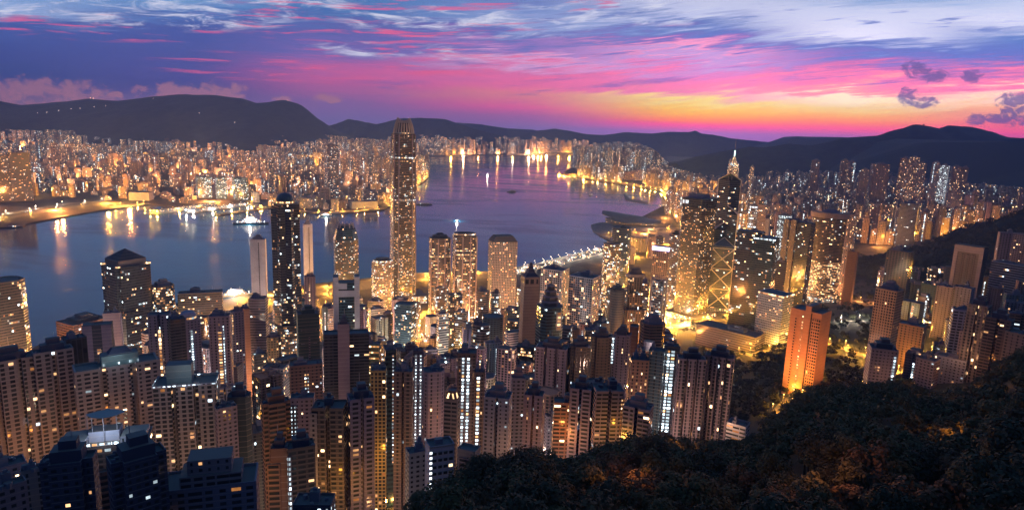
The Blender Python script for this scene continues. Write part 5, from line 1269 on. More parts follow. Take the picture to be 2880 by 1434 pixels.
for (c, size, cat, feat, rel, nm), lst in keyed.items():
    lst.sort(key=lambda q: q[0])
    for i, (_, p) in enumerate(lst):
        p['o']['label'] = '%s%s %s %s %s, %s %s' % (ORD[min(i, 19)], size, c, cat, feat, rel, nm)

# ------------------------------------------------------------------ the rest of the city: past counting
far = MB()
WALLS = [(.36, .28, .24), (.42, .33, .28), (.30, .24, .22), (.40, .36, .34), (.25, .19, .17), (.33, .24, .20), (.22, .20, .20), (.45, .36, .30)]
def far_tower(X, Y, z0, W, D, h, az, wallc, lit, cool, powr, cell):
    c, s = math.cos(az), math.sin(az)
    pl = [(X + c * a - s * b, Y + s * a + c * b) for a, b in rect(W, D)]
    st = dict(bay=cell, fl=cell, ww=.62, wh=.6, lit=lit, cool=cool, off=0, glass=0, pow=powr, wall=wallc)
    far.prism(pl, z0 - 2, z0 + h, st, roof=(.06, .06, .065))
    if random.random() < .7:
        k = random.uniform(.25, .6)
        far.prism([(X + (p[0] - X) * k, Y + (p[1] - Y) * k) for p in pl], z0 + h, z0 + h + random.uniform(3, 8), style('blank', wallc))
    if random.random() < .30:     # a lit stair line on the side seen from the harbour
        e_ = random.uniform(-.3, .3) * W
        a, b = (X + c * e_ + s * D * .5, Y + s * e_ - c * D * .5), (X + c * (e_ + 4.5) + s * D * .5, Y + s * (e_ + 4.5) - c * D * .5)
        ox, oy = s * .5, -c * .5
        nf = max(2, round(h / 5))
        far.face([(a[0] + ox, a[1] + oy, z0), (b[0] + ox, b[1] + oy, z0), (b[0] + ox, b[1] + oy, z0 + h * .97), (a[0] + ox, a[1] + oy, z0 + h * .97)], [(0, 0), (1, 0), (1, nf), (0, nf)], wallc, (.92, .9, .7), (random.choice([0, .2, .9]), random.random() * 90, 0), (0, random.uniform(1.6, 3.4), 0))
ENVK = [(-200, 352), (0, 352), (60, 345), (110, 330), (200, 336), (350, 348), (450, 362), (600, 352), (700, 372), (800, 358), (940, 352), (1060, 366), (1130, 360), (1300, 360), (1330, 380), (1500, 382), (1680, 396)]
HIDE = [(p[0], p[1], p[2], p[3], p[4]) for p in PROTECT if p[4] > 2000]
def kz(Y, X): return 4.0 + max(0, (Y - 5600)) * .028 + max(0, -X - 1800) * max(0, Y - 5000) * 6e-6
grid = {}
def occupied(X, Y, r):
    g = (int(X // 60), int(Y // 60))
    for i in (-1, 0, 1):
        for j in (-1, 0, 1):
            for (a, b, c) in grid.get((g[0] + i, g[1] + j), ()):
                if (a - X) ** 2 + (b - Y) ** 2 < (c + r) ** 2: return True
    grid.setdefault(g, []).append((X, Y, r)); return False
def try_far(X, Y, z0, W, D, h, az, env, **kw):
    px, top = proj(X, Y, z0 + h)
    if not (-120 < px < 3000): return False
    lim = float(np.interp(px, [e_[0] for e_ in env], [e_[1] for e_ in env]))
    if top < lim:
        h = at_y(px, lim + random.uniform(0, 14), Y)[2] - z0
        if h < 12: return False
        _, top = proj(X, Y, z0 + h)
    wpx = W * .5 * FPX / Y
    for (a, b, c, d, Yh) in HIDE:
        if Y < Yh and px - wpx < b and px + wpx > a and top < d: return False
    if 1660 < px < 1905 and Y < 4300 and top > 540: return False
    if occupied(X, Y, .42 * (W + D) * .5): return False
    far_tower(X, Y, z0, W, D, h, az, random.choice(WALLS), **kw)
    return True
random.seed(21)
NK = 0
PARKS = [(-1500, 4300, 240), (-620, 3900, 170), (-2300, 6200, 350), (-350, 4700, 120), (-1050, 5600, 260), (-200, 7600, 220), (400, 8200, 260)]
# housing estates: rows of like towers toward the hills
for _ in range(150):
    Yc = random.uniform(4300, 9300); px = random.uniform(-100, 1640)
    Xc = at_y(px, 400, Yc)[0]
    if not inside(Xc, Yc, KOW_ALL): continue
    az = random.uniform(-.5, .5); n = random.randint(4, 10); hh = random.uniform(80, 150); W = random.uniform(24, 40)
    lit = random.uniform(.18, .4); cool = random.choice([.05, .1, .2, .5])
    for i in range(n):
        X = Xc + (i - n / 2) * W * 1.5 * math.cos(az); Y = Yc + (i - n / 2) * W * 1.5 * math.sin(az)
        if inside(X, Y, KOW_ALL): NK += try_far(X, Y, kz(Y, X), W, W * .7, hh, az, ENVK, lit=lit, cool=cool, powr=random.uniform(1.4, 2.6), cell=6)
for _ in range(5200):
    u = random.random() ** .7
    Y = 2300 + u * 6800; px = random.uniform(-140, 1660)
    X = at_y(px, 420, Y)[0]
    if not inside(X, Y, KOW_ALL) or not inside(X * 1.0, Y - 60, KOW_ALL): continue
    if any((X - a) ** 2 + (Y - b) ** 2 < c * c for a, b, c in PARKS): continue
    h = random.choice([18, 28, 40, 55, 55, 70, 95]) * random.uniform(.8, 1.25)
    if Y < 3000 and X < -1350: continue
    if Y < 3400: h = min(h, random.uniform(18, 75))
    W = random.uniform(20, 46)
    NK += try_far(X, Y, kz(Y, X), W, W * random.uniform(.5, 1), h, random.uniform(-.6, .6), ENVK, lit=random.choice([.05, .1, .16, .25, .4]), cool=random.choice([.05, .15, .3, .8]), powr=random.uniform(1.2, 3.4), cell=random.choice([4.5, 5.5, 7]))
for _ in range(1500):
    Y = random.uniform(8900, 11400); px = random.uniform(1180, 1680)
    X = at_y(px, 425, Y)[0]
    if not inside(X, Y, KOW_ALL) or not inside(X, Y - 160, KOW_ALL): continue
    W = random.uniform(26, 60)
    NK += try_far(X, Y, 4 + (Y - 8900) * .02, W, W * .7, random.choice([40, 70, 110, 160, 190]) * random.uniform(.8, 1.2), random.uniform(-.6, .6), ENVK, lit=random.choice([.12, .2, .3, .45]), cool=random.choice([.05, .15, .4]), powr=random.uniform(1.6, 3.4), cell=8)
NI = 0
for _ in range(6800):
    e = 2700 + random.random() ** .8 * 7600
    ns = float(np.interp(e, _se, _sn)); f = float(np.interp(e, _fe, _fw)); t = random.uniform(150 if 3700 < e < 6300 else 45, f + 700)
    X, Y = xy(ns - t, e); z0 = slope_z(t, f)
    if Y < 2500 or not free(X, Y, 14, .8): continue
    px = proj(X, Y, z0)[0]
    if px > 2360 and Y < 2250: continue
    h = random.uniform(35, 120) if e < 6000 else random.uniform(90, 230); W = random.uniform(18, 36)
    if h > 150: z0 += 20
    NI += try_far(X, Y, z0, W, W * random.uniform(.5, 1), h, random.uniform(-.6, .6) - .3, ENV2, lit=random.choice([.03, .05, .09, .15] if X > 800 and Y < 5200 else [.1, .18, .28, .4]), cool=random.choice([.05, .1, .3, .7]), powr=random.uniform(1.4, 3.2), cell=random.choice([4.2, 5, 6]))
print('far towers', NK, NI)
tag(far.build('distant_city'), kind='stuff')

# ================================================================== streets, lamps and their light
def ray_ground(px, py):
    d = ray(px, py); z = 4.0
    Y = 250.0
    while Y < 12000:
        t = Y / d[1]; z = CAMH + t * d[2]
        X = t * d[0]
        g = 4.0 if inside(X, Y, KOW_ALL) else max(4.0, ground_z(X, Y))
        if z <= g: return X, Y, g
        Y += 4
    X, Y = at_z(px, py, 4.0)
    return X, Y, 4.0
SOD = (1.0, .41, .045); WHT = (1.0, .78, .55); CLD = (.8, .92, 1.0); ORG = (1.0, .34, .07); PNK = (1.0, .45, .19)
LIGHTS = {}
def light(X, Y, Z, col, power, size=2.0):
    k = (col, round(power), size)
    if k not in LIGHTS:
        L = bpy.data.lights.new('street_light', 'POINT'); L.energy = power; L.color = col; L.shadow_soft_size = size; L.use_shadow = True
        LIGHTS[k] = L
    o = bpy.data.objects.new('street_light', LIGHTS[k]); COL.objects.link(o); o.location = (X, Y, Z)
    return o
M_POLE = plain('lamp_pole', (.18, .18, .18), .5)
HEADS = {SOD: glow('sodium_lamp', (1.0, .62, .20), 9.0), WHT: glow('white_lamp', (1.0, .88, .70), 10.0), CLD: glow('cold_lamp', (.82, .93, 1.0), 10.0), ORG: glow('orange_lamp', (1.0, .5, .14), 8.0)}
LAMPS = {}
NLAMP = 0
def lamp(X, Y, Z, col, k, label, group, name='street_lamp'):
    """street lamp: pole and glowing head; one built per kind, then copied"""
    global NLAMP
    key = (col, k, name)
    if key not in LAMPS:
        r = .16 * k ** .5; hgt = 10.0; hr = .75 * k
        v = [(x * r, y * r, z) for z in (0, hgt) for x, y in ((-1, -1), (1, -1), (1, 1), (-1, 1))]
        f = [(0, 1, 5, 4), (1, 2, 6, 5), (2, 3, 7, 6), (3, 0, 4, 7)]
        root = empty(name, (X, Y, Z))
        p = mesh_obj('pole', v, f, M_POLE, root)
        hv = [(hr * math.cos(a) * math.cos(b), hr * math.sin(a) * math.cos(b), hgt + hr * .8 * math.sin(b)) for b in (-1.57, -.6, .2, .9, 1.57) for a in np.linspace(0, 2 * math.pi, 9)[:-1]]
        hf = [(j * 8 + i, j * 8 + (i + 1) % 8, j * 8 + 8 + (i + 1) % 8, j * 8 + 8 + i) for j in range(4) for i in range(8)]
        h = mesh_obj('lamp_head', hv, hf, HEADS[col], root)
        LAMPS[key] = (root, p, h)
    else:
        r0, p0, h0 = LAMPS[key]
        root = r0.copy(); COL.objects.link(root); root.location = (X, Y, Z)
        for c0 in (p0, h0):
            c = c0.copy(); COL.objects.link(c); c.parent = root
    tag(root, label, name.replace('_', ' '), group); NLAMP += 1
    return root
def road(name, pxs, width, spacing, col, power, label=None, group=None, k=1.0, every=1, mat=M_ROAD, zo=.5, lit_every=1, lz=9.0):
    P = [ray_ground(*p) for p in pxs]
    pts = []
    for a, b in zip(P, P[1:]):
        L = math.hypot(b[0] - a[0], b[1] - a[1]); n = max(1, int(L / 15))
        pts += [(a[0] + (b[0] - a[0]) * i / n, a[1] + (b[1] - a[1]) * i / n) for i in range(n)]
    pts.append(P[-1][:2])
    V = []; F = []
    gz = lambda x, y: (4.0 if inside(x, y, KOW_ALL) else max(4.0, ground_z(x, y)))
    for i, (x, y) in enumerate(pts):
        q = pts[min(i + 1, len(pts) - 1)]; p = pts[max(i - 1, 0)]
        dx, dy = q[0] - p[0], q[1] - p[1]; l = math.hypot(dx, dy) or 1; nx, ny = -dy / l, dx / l
        for s in (-1, 1):
            V.append((x + nx * s * width / 2, y + ny * s * width / 2, max(gz(x, y), gz(x + nx * s * width / 2, y + ny * s * width / 2)) + zo))
    for i in range(len(pts) - 1):
        F.append((2 * i, 2 * i + 1, 2 * i + 3, 2 * i + 2))
    if name: tag(mesh_obj(name, V, F, mat), kind='structure')
    d = 0; nxt = spacing * .5; cnt = 0
    for a, b in zip(pts, pts[1:]):
        L = math.hypot(b[0] - a[0], b[1] - a[1])
        while nxt <= d + L:
            u = (nxt - d) / (L or 1); x, y = a[0] + (b[0] - a[0]) * u, a[1] + (b[1] - a[1]) * u
            dx, dy = (b[0] - a[0]) / (L or 1), (b[1] - a[1]) / (L or 1); s = width * .42 * (1 if cnt % 2 else -1)
            x += -dy * s; y += dx * s; z = gz(x, y) + zo
            if label and cnt % every == 0: lamp(x, y, z, col, k, label, group, 'promenade_lamp' if name == 'promenade_pavement' else ('park_lamp' if name == 'path' else 'street_lamp'))
            if cnt % lit_every == 0: light(x, y, z + 8.0 - .6 * k, col, power, 1.0)
            cnt += 1; nxt += spacing
        d += L
LP = 180000.0
road('road', [(540, 878), (640, 860), (760, 842), (920, 817), (1190, 778), (1420, 772)], 84, 34, SOD, LP * 1.3, 'sodium street lamp along the harbour highway on the near shore', 'lamps of the near harbour highway', k=1.2, every=2)
road('promenade_pavement', [(1395, 764), (1500, 747), (1600, 722), (1692, 700)], 22, 22, WHT, LP * .16, 'white lamp on the promenade beside the near water', 'promenade lamps', k=1.0, mat=M_PAVE)
road('promenade_pavement', [(1440, 772), (1540, 752), (1640, 728), (1700, 712)], 12, 30, WHT, LP * .2, 'white lamp behind the promenade on the building site', 'building site lamps', k=1.1, mat=M_PAVE)
road('road', [(1690, 662), (1760, 656), (1840, 650), (1915, 640)], 30, 55, SOD, LP * .5, 'sodium lamp on the road behind the convention centre', 'lamps behind the convention centre', k=1.8)
road('road', [(1583, 488), (1610, 492), (1640, 497), (1700, 508), (1760, 516), (1820, 525), (1880, 539), (1915, 562), (1938, 606), (1948, 640)], 120, 45, SOD, LP * 2.6, 'sodium lamp on the long curved harbour highway at the far right shore', 'lamps of the far curved highway', k=2.6, every=2)
road('road', [(2082, 585), (2086, 640), (2090, 705)], 26, 60, SOD, LP * 3, 'sodium lamp in the straight yellow street right of the cross-braced tower', 'lamps of the straight yellow street', k=1.6, every=2)
road('road', [(1885, 765), (1895, 800), (1905, 850), (1893, 905), (1880, 935)], 34, 34, SOD, LP * 1.4, 'sodium lamp on the yellow avenue left of the broad dark tower', 'lamps of the yellow avenue', k=1.2)
road('road', [(1860, 938), (1900, 925), (1960, 905), (2040, 895), (2100, 880), (2150, 850)], 30, 32, SOD, LP * 1.3, 'sodium lamp on the crossroad at the foot of the cross-braced tower', 'lamps of the tower-foot crossroad', k=1.2)
road('road', [(1950, 935), (1990, 962), (2050, 985), (2110, 1000), (2170, 985), (2235, 965), (2270, 955)], 14, 24, SOD, LP * .32, 'sodium lamp on the garden road winding through dark trees', 'lamps of the garden road', k=.8)
road('road', [(2300, 1045), (2270, 1080), (2240, 1120), (2205, 1150), (2180, 1178)], 16, 22, SOD, LP * .12, 'sodium lamp on the orange lane at the wood edge', 'lamps of the wood-edge lane', k=.7)
road('road', [(2560, 905), (2548, 960), (2555, 1010), (2545, 1060)], 18, 24, SOD, LP * .3, 'sodium lamp on the steep yellow lane beside the tall beige tower', 'lamps of the steep lane', k=.8)
road('road', [(2330, 965), (2380, 985), (2430, 1005), (2460, 1020)], 12, 26, SOD, LP * .4, 'sodium lamp on the park drive left of the pink lower tower', 'lamps of the park drive', k=.8)
road('path', [(2330, 828), (2370, 842), (2420, 850), (2470, 852)], 10, 34, ORG, LP * .5, 'orange lamp among the black park trees', 'park path lamps', k=.9, mat=M_PAVE)
road('path', [(2350, 902), (2400, 904), (2450, 906)], 12, 26, WHT, LP * .4, 'white lamp along the park terrace', 'park terrace lamps', k=.8, mat=M_PAVE)
road('road', [(2590, 735), (2640, 740), (2690, 738)], 10, 44, ORG, LP * .4, 'orange lamp on the slope of the wooded hill', 'wooded hill lamps', k=1.0)
road('road', [(2780, 805), (2820, 795), (2850, 785), (2870, 800), (2870, 850)], 14, 34, SOD, LP * .5, 'sodium lamp on the hairpin road at the right edge', 'hairpin road lamps', k=.8, every=2)
road('road', [(945, 950), (932, 900), (925, 860)], 16, 24, SOD, LP * .7, 'sodium lamp in the yellow gap left of the white-framed slab', 'lamps of the gap beside the slab', k=.9)
road('road', [(1245, 1030), (1230, 980), (1222, 930), (1218, 890)], 14, 22, SOD, LP * .6, 'sodium lamp in the amber lane left of the gabled roof', 'lamps of the amber lane', k=.8)
road('road', [(1120, 905), (1200, 880), (1290, 868), (1400, 862)], 18, 26, SOD, LP * .8, None)
road('road', [(1000, 1000), (1100, 975), (1250, 940), (1400, 930), (1480, 940)], 14, 26, ORG, LP * .6, None)
road('road', [(1640, 905), (1720, 930), (1790, 935)], 14, 24, SOD, LP * .6, None)
# Kowloon shore
road('road', [(-40, 622), (60, 606), (150, 590), (235, 578)], 60, 70, SOD, LP * 1.1, 'sodium lamp on the broad yellow road along the far left shore', 'lamps of the far left shore road', k=2.0)
road('road', [(-40, 612), (80, 592), (200, 572), (300, 566)], 40, 80, WHT, LP * .8, 'white lamp on the railway yard of the far left shore', 'far left yard lamps', k=2.6)
road('road', [(300, 584), (360, 577), (425, 571)], 40, 55, SOD, LP * 1.6, 'sodium lamp on the yellow quay left of the far piers', 'far yellow quay lamps', k=2.0)
road('promenade_pavement', [(720, 582), (800, 588), (895, 598), (990, 594), (1078, 586)], 26, 60, SOD, LP * 1.1, 'lamp on the far promenade below the ski-jump hall', 'far promenade lamps', k=2.0, mat=M_PAVE)
road('road', [(1085, 580), (1108, 562), (1150, 532), (1195, 497)], 40, 110, SOD, LP * 7, 'sodium lamp on the bright far shore road right of the tallest tower', 'far bright shore lamps', k=2.6)
road('road', [(1195, 430), (1300, 428), (1400, 428), (1500, 429), (1630, 430)], 70, 130, SOD, LP * 14, 'sodium lamp in the long row on the farthest shore', 'farthest shore lamps', k=4.5)
road('road', [(1630, 432), (1680, 424), (1740, 428)], 60, 150, SOD, LP * 14, 'sodium lamp at the bright bend of the farthest shore', 'farthest bend lamps', k=5)
road('road', [(800, 424), (900, 424), (1000, 428)], 60, 150, SOD, LP * 6, None)
print('lamps', NLAMP)
# lit streets that run hidden between the towers
random.seed(5)
near_k = .28
def street_lights(n, fn, pw, hz, cols_, size, gap):
    out = []
    for _ in range(n * 30):
        if len(out) >= n: break
        q = fn()
        if q is None: continue
        X, Y, g = q
        if any((X - a) ** 2 + (Y - b) ** 2 < gap * gap for a, b in out): continue
        if any((X - a) ** 2 + (Y - b) ** 2 < (c * .72) ** 2 for a, b, c in FOOT): continue
        out.append((X, Y)); light(X, Y, g + hz, (1.0, .58, .42) if Y < 700 and random.random() < .6 else random.choice(cols_), pw * random.choice([.35, .8, 1.0, 1.6]) * (near_k if Y < 700 else (1.9 if Y < 1400 else 1)), size)
    return len(out)
def midf():
    Y = random.uniform(290, 1350); px = random.uniform(-60, 1930); X = at_y(px, 900, Y)[0]
    t, f = inland(X, Y)
    if t < 30: return None
    return X, Y, ground_z(X, Y)
def rightf():
    Y = random.uniform(1450, 3300); px = random.uniform(1700, 2900); X = at_y(px, 600, Y)[0]
    t, f = inland(X, Y)
    if t < 30 or (px > 2380 and Y < 2300): return None
    return X, Y, ground_z(X, Y)
def kowf():
    Y = 2400 + random.random() ** .8 * 6200; px = random.uniform(-100, 1640); X = at_y(px, 420, Y)[0]
    if not inside(X, Y, KOW_ALL): return None
    return X, Y, kz(Y, X)
def eastf():
    e = random.uniform(3000, 9500); ns = float(np.interp(e, _se, _sn)); f = float(np.interp(e, _fe, _fw)); t = random.uniform(60, f)
    X, Y = xy(ns - t, e)
    return (X, Y, slope_z(t, f)) if Y > 3000 else None
na = street_lights(150, midf, LP * .95, 7, [SOD, ORG, PNK, PNK, WHT], 2.0, 34)
nb2 = street_lights(60, rightf, LP * 3, 10, [PNK, ORG, ORG, SOD], 3.0, 90)
nc2 = street_lights(150, kowf, LP * 17, 16, [PNK, ORG, SOD, ORG, ORG], 5.0, 170)
def farf():
    Y = random.uniform(8900, 11200); px = random.uniform(1180, 1680); X = at_y(px, 425, Y)[0]
    return (X, Y, 10) if inside(X, Y, KOW_ALL) else None
street_lights(44, farf, LP * 34, 26, [ORG, PNK, SOD], 5.0, 190)
nd2 = street_lights(50, eastf, LP * 9, 14, [SOD, ORG, PNK], 4.0, 150)
print('street lights', na, nb2, nc2, nd2)
# street corners seen glowing between the near blocks
for (px, py, Y, c, k) in ((60, 1290, 418, ORG, 1.2), (150, 1290, 425, ORG, 1.4), (205, 1180, 470, ORG, .8), (330, 1210, 425, ORG, .8), (500, 1330, 385, PNK, .8), (690, 1400, 330, SOD, 1.4), (735, 1430, 350, SOD, 1.6), (830, 1400, 372, SOD, .9), (925, 1400, 362, SOD, 1.2), (1010, 1400, 370, SOD, 1.2), (1065, 1320, 448, SOD, 2.0), (1150, 1370, 440, ORG, .8), (1240, 1215, 455, ORG, 1.0),
        (1330, 1240, 450, PNK, .9), (1420, 1290, 415, PNK, 1.0), (1500, 1260, 430, ORG, 1.0), (1590, 1235, 450, ORG, 2.2), (1690, 1260, 430, PNK, 1.0), (1752, 1230, 435, SOD, 2.0), (1830, 1190, 500, PNK, 1.0), (1940, 1210, 490, PNK, 1.4), (2040, 1205, 490, PNK, 1.4), (640, 1060, 560, ORG, 1.2), (690, 1010, 640, SOD, 1.8), (760, 1050, 560, PNK, 1.4), (560, 1020, 640, PNK, .8),
        (1100, 960, 640, PNK, 1.2), (1240, 960, 640, SOD, 2.2), (1320, 1010, 600, ORG, 1.6), (1430, 1020, 580, ORG, 1.6), (1560, 1000, 560, PNK, 1), (1790, 1060, 560, ORG, 2.4), (1730, 1010, 590, PNK, 1.2), (800, 990, 640, ORG, 1.6), (920, 930, 740, SOD, 1.8), (1000, 1000, 560, PNK, .8), (2750, 1040, 600, ORG, 1.2), (2700, 1000, 630, PNK, 1), (2620, 1080, 600, PNK, 1.2), (2500, 1080, 570, PNK, 1.2)):
    p_ = at_y(px, py, Y); light(p_[0], p_[1], max(p_[2], ground_z(p_[0], p_[1]) + 6), c, LP * k * .035, 2.0)
p_ = at_y(282, 1226, 324); light(p_[0], p_[1], p_[2] + 1, CLD, LP * .03, 1.5)
p_ = at_y(360, 1218, 322); light(p_[0], p_[1], p_[2] + 1, CLD, LP * .012, 1.5)
p_ = at_y(520, 1062, 405); light(p_[0], p_[1], p_[2] + 2, CLD, LP * .012, 1.5)
p_ = at_y(330, 1010, 438); light(p_[0], p_[1], p_[2] + 2, CLD, LP * .012, 1.5)
p_ = at_y(1840, 975, 575); light(p_[0], p_[1], p_[2] + 2, WHT, LP * .05, 1.5)
p_ = at_y(1455, 700, 1300)
# added orange lights over the canopy, source unseen, warming the near tree crowns
for (px, py, r_) in ((1500, 1400, 240), (1900, 1330, 300), (2250, 1230, 380), (2560, 1180, 430), (2750, 1150, 400), (2650, 1330, 260), (2300, 1420, 170), (1750, 1440, 190)):
    d_ = ray(px, py); k_ = r_ / math.hypot(d_[0], d_[1]); light(d_[0] * k_, d_[1] * k_, CAMH + d_[2] * k_ + 16, ORG, LP * .02, 3.0)
# low sheds along the near promenade
random.seed(11)
for i in range(16):
    u = (i + random.uniform(.2, .8)) / 16; px = 1425 + u * 262; py = 775 - u * 66 + random.uniform(-6, 8)
    X, Y, g = ray_ground(px, py); L_ = random.uniform(14, 34); D_ = random.uniform(9, 16); H_ = random.uniform(4, 11)
    r_ = empty('waterfront_shed', (X, Y, g), rad(-28 + random.uniform(-8, 8)), 'low lit shed on the strip behind the near promenade', 'shed', 'promenade sheds')
    m = MB(); m.box(-L_ / 2, L_ / 2, -D_ / 2, D_ / 2, 0, H_, style('off', random.choice(['pale', 'pink', 'tan']), lit=.7, pow=2.2, cool=.25, fl=4), roof=(.16, .15, .15)); m.build('shed_body', parent=r_)
    m = MB(); m.box(-L_ / 2 - .6, L_ / 2 + .6, -D_ / 2 - .8, D_ / 2 + .8, H_, H_ + .5, style('blank', 'grey'), roof=(.2, .19, .19)); m.build('flat_roof', parent=r_)
# floodlights of the lit facades
def flood(root, lx, ly, lz, tx, ty, tz, power, col, angle=70, size=1.5, name='floodlight'):
    L = bpy.data.lights.new(name, 'SPOT'); L.energy = power; L.color = col; L.spot_size = rad(angle); L.spot_blend = .6; L.shadow_soft_size = size
    o = bpy.data.objects.new(name, L); COL.objects.link(o); o.parent = root
    o.location = (lx, ly, lz); o.rotation_euler = (Vector((tx, ty, tz)) - Vector((lx, ly, lz))).to_track_quat('-Z', 'Y').to_euler()
r_, W, D, H = CUBE
for (x, y, tx, ty) in ((-W * .2, -D * .5 - 20, -W * .2, -D * .5), (W * .25, -D * .5 - 20, W * .25, -D * .5), (W * .5 + 20, 0, W * .5, 0), (-W * .5 - 20, 0, -W * .5, 0)):
    flood(r_, x, y, 3, tx, ty, H * .4, LP * 9, (1.0, .46, .20), 120)

# ================================================================== the wooded slope below the lookout
SIL = [(-400, 3600), (0, 2700), (500, 2000), (900, 1600), (1130, 1436), (1300, 1345), (1420, 1290), (1500, 1268), (1620, 1290), (1700, 1250), (1850, 1214), (1980, 1235), (2060, 1240), (2130, 1222), (2180, 1165), (2250, 1110), (2330, 1085), (2450, 1078), (2550, 1062), (2640, 1108), (2700, 1098), (2780, 1048), (2840, 1006), (2880, 980), (3000, 920), (3300, 760), (3700, 650)]
SRC = [(-400, 90), (0, 110), (900, 150), (1130, 215), (1500, 320), (1850, 390), (2180, 470), (2450, 520), (2700, 540), (2880, 560), (3700, 600)]
_az = []; _tn = []
for p in SIL:
    d = ray(*p); hx = math.hypot(d[0], d[1]); _az.append(math.atan2(d[0], d[1])); _tn.append(-d[2] / hx)
_ra = [math.atan2(ray(p[0], 1200)[0], ray(p[0], 1200)[1]) for p in SRC]; _rr = [p[1] for p in SRC]
def hill_z(X, Y):
    r = math.hypot(X, Y); a = math.atan2(X, Y)
    tn = float(np.interp(a, _az, _tn)); rc = float(np.interp(a, _ra, _rr))
    if r < rc: return 395 - tn * r - 52 * ((rc - r) / rc) ** 2 - 11.5
    return 395 - tn * rc - 11.5 - (tn + .25) * (r - rc) - .004 * (r - rc) ** 2
V = []; Fc = []; NA, NR = 150, 60
for i in range(NA + 1):
    a = rad(-60 + 135 * i / NA); rc = float(np.interp(a, _ra, _rr))
    for j in range(NR + 1):
        r = 14 + (rc + 190) * (j / NR)
        X, Y = r * math.sin(a), r * math.cos(a)
        z = hill_z(X, Y) + 2.0 * fbm(X / 40, Y / 40, .5)
        V.append((X, Y, max(z, -6)))
for i in range(NA):
    for j in range(NR):
        k_ = i * (NR + 1) + j; Fc.append((k_, k_ + NR + 1, k_ + NR + 2, k_ + 1))
tag(mesh_obj('hillside_terrain', V, Fc, M_SOIL, smooth=True), kind='structure')

def leaf_mat(name, c1, c2):
    m, t, out = new_mat(name)
    b = t.node('ShaderNodeBsdfPrincipled'); g = t.node('ShaderNodeNewGeometry')
    n = t.noise(g.outputs['Position'], .22, 3, .6)
    rnd = t.node('ShaderNodeNewGeometry').outputs['Random Per Island']
    t.put(b.inputs['Base Color'], t.mix(t.math('ADD', t.math('MULTIPLY', n, .8), t.math('MULTIPLY', rnd, .35), clamp=True), c1, c2))
    b.inputs['Roughness'].default_value = .8
    t.l.new(b.outputs[0], out.inputs[0]); return m
LEAF = [leaf_mat('leaves', (.026, .034, .014), (.15, .125, .05)), leaf_mat('leaves_rust', (.040, .028, .014), (.20, .11, .05)), leaf_mat('leaves_dark', (.016, .024, .014), (.075, .066, .032))]
LEAF.append(leaf_mat('leaves_shaded', (.008, .016, .011), (.030, .038, .022)))  # darkened copy of the leaves; night shade on hill and park is in the colour
M_BARK = plain('bark', (.06, .045, .035), .9, .4, 2.0)
def crown_geo(R, nclump, nleaf, ls, rng, squash=.72):
    V = []; F = []
    for c in range(nclump):
        u = rng.random() * 6.283; zz = rng.uniform(-.35, 1.0); rr = math.sqrt(max(0, 1 - zz * zz * .8)) * rng.uniform(.35, .85)
        cx0, cy0, cz0 = R * rr * math.cos(u), R * rr * math.sin(u), R * squash * zz * rng.uniform(.6, .95)
        cr = R * rng.uniform(.24, .42)
        for l in range(nleaf):
            a = rng.random() * 6.283; z = rng.uniform(-.5, 1); q = math.sqrt(1 - z * z); k = cr * rng.uniform(.75, 1.08)
            p = Vector((cx0 + k * q * math.cos(a), cy0 + k * q * math.sin(a), cz0 + k * z * .85))
            nrm = (Vector((q * math.cos(a), q * math.sin(a), z + .35)) + Vector((rng.uniform(-.6, .6), rng.uniform(-.6, .6), rng.uniform(-.4, .6)))).normalized()
            t1 = nrm.orthogonal().normalized(); t1.rotate(Matrix.Rotation(rng.random() * 6.283, 3, nrm)); t2 = nrm.cross(t1)
            s = ls * rng.uniform(.6, 1.25); b = len(V)
            V += [tuple(p + t1 * s), tuple(p + t2 * s * .6), tuple(p - t1 * s), tuple(p - t2 * s * .6)]; F.append((b, b + 1, b + 2, b + 3))
    return V, F
def trunk_geo(h, r, rng, R):
    V = []; F = []
    def limb(p, q, r0, r1):
        d = (q - p).normalized(); a = d.orthogonal().normalized(); b_ = d.cross(a); base = len(V)
        for (c, rr) in ((p, r0), (q, r1)):
            for i in range(6):
                V.append(tuple(c + a * rr * math.cos(i * 1.047) + b_ * rr * math.sin(i * 1.047)))
        for i in range(6): F.append((base + i, base + (i + 1) % 6, base + 6 + (i + 1) % 6, base + 6 + i))
    top = Vector((rng.uniform(-.4, .4), rng.uniform(-.4, .4), h)); limb(Vector((0, 0, -1)), top, r, r * .65)
    for i in range(5):
        a = i * 1.257 + rng.random(); limb(top - Vector((0, 0, h * .12 * (i % 3))), top + Vector((math.cos(a) * R * .6, math.sin(a) * R * .6, R * rng.uniform(.2, .6))), r * .45, r * .12)
    return V, F
rng = random.Random(3)
TREES = []
for i in range(8):
    R = rng.uniform(2.8, 6.4); h = rng.uniform(3.8, 7.2)
    V, F = crown_geo(R, rng.randint(18, 34), rng.randint(38, 54), rng.uniform(.38, .55), rng, rng.uniform(.6, 1.05)); lm = LEAF[(0, 0, 1, 2, 0, 1, 2, 0)[i]]
    cm = bpy.data.meshes.new('crown'); cm.from_pydata(V, [], F); cm.materials.append(lm)
    V, F = trunk_geo(h, .28, rng, R)
    tm = bpy.data.meshes.new('trunk'); tm.from_pydata(V, [], F); tm.materials.append(M_BARK)
    TREES.append((cm, tm, R, h))
spots = []
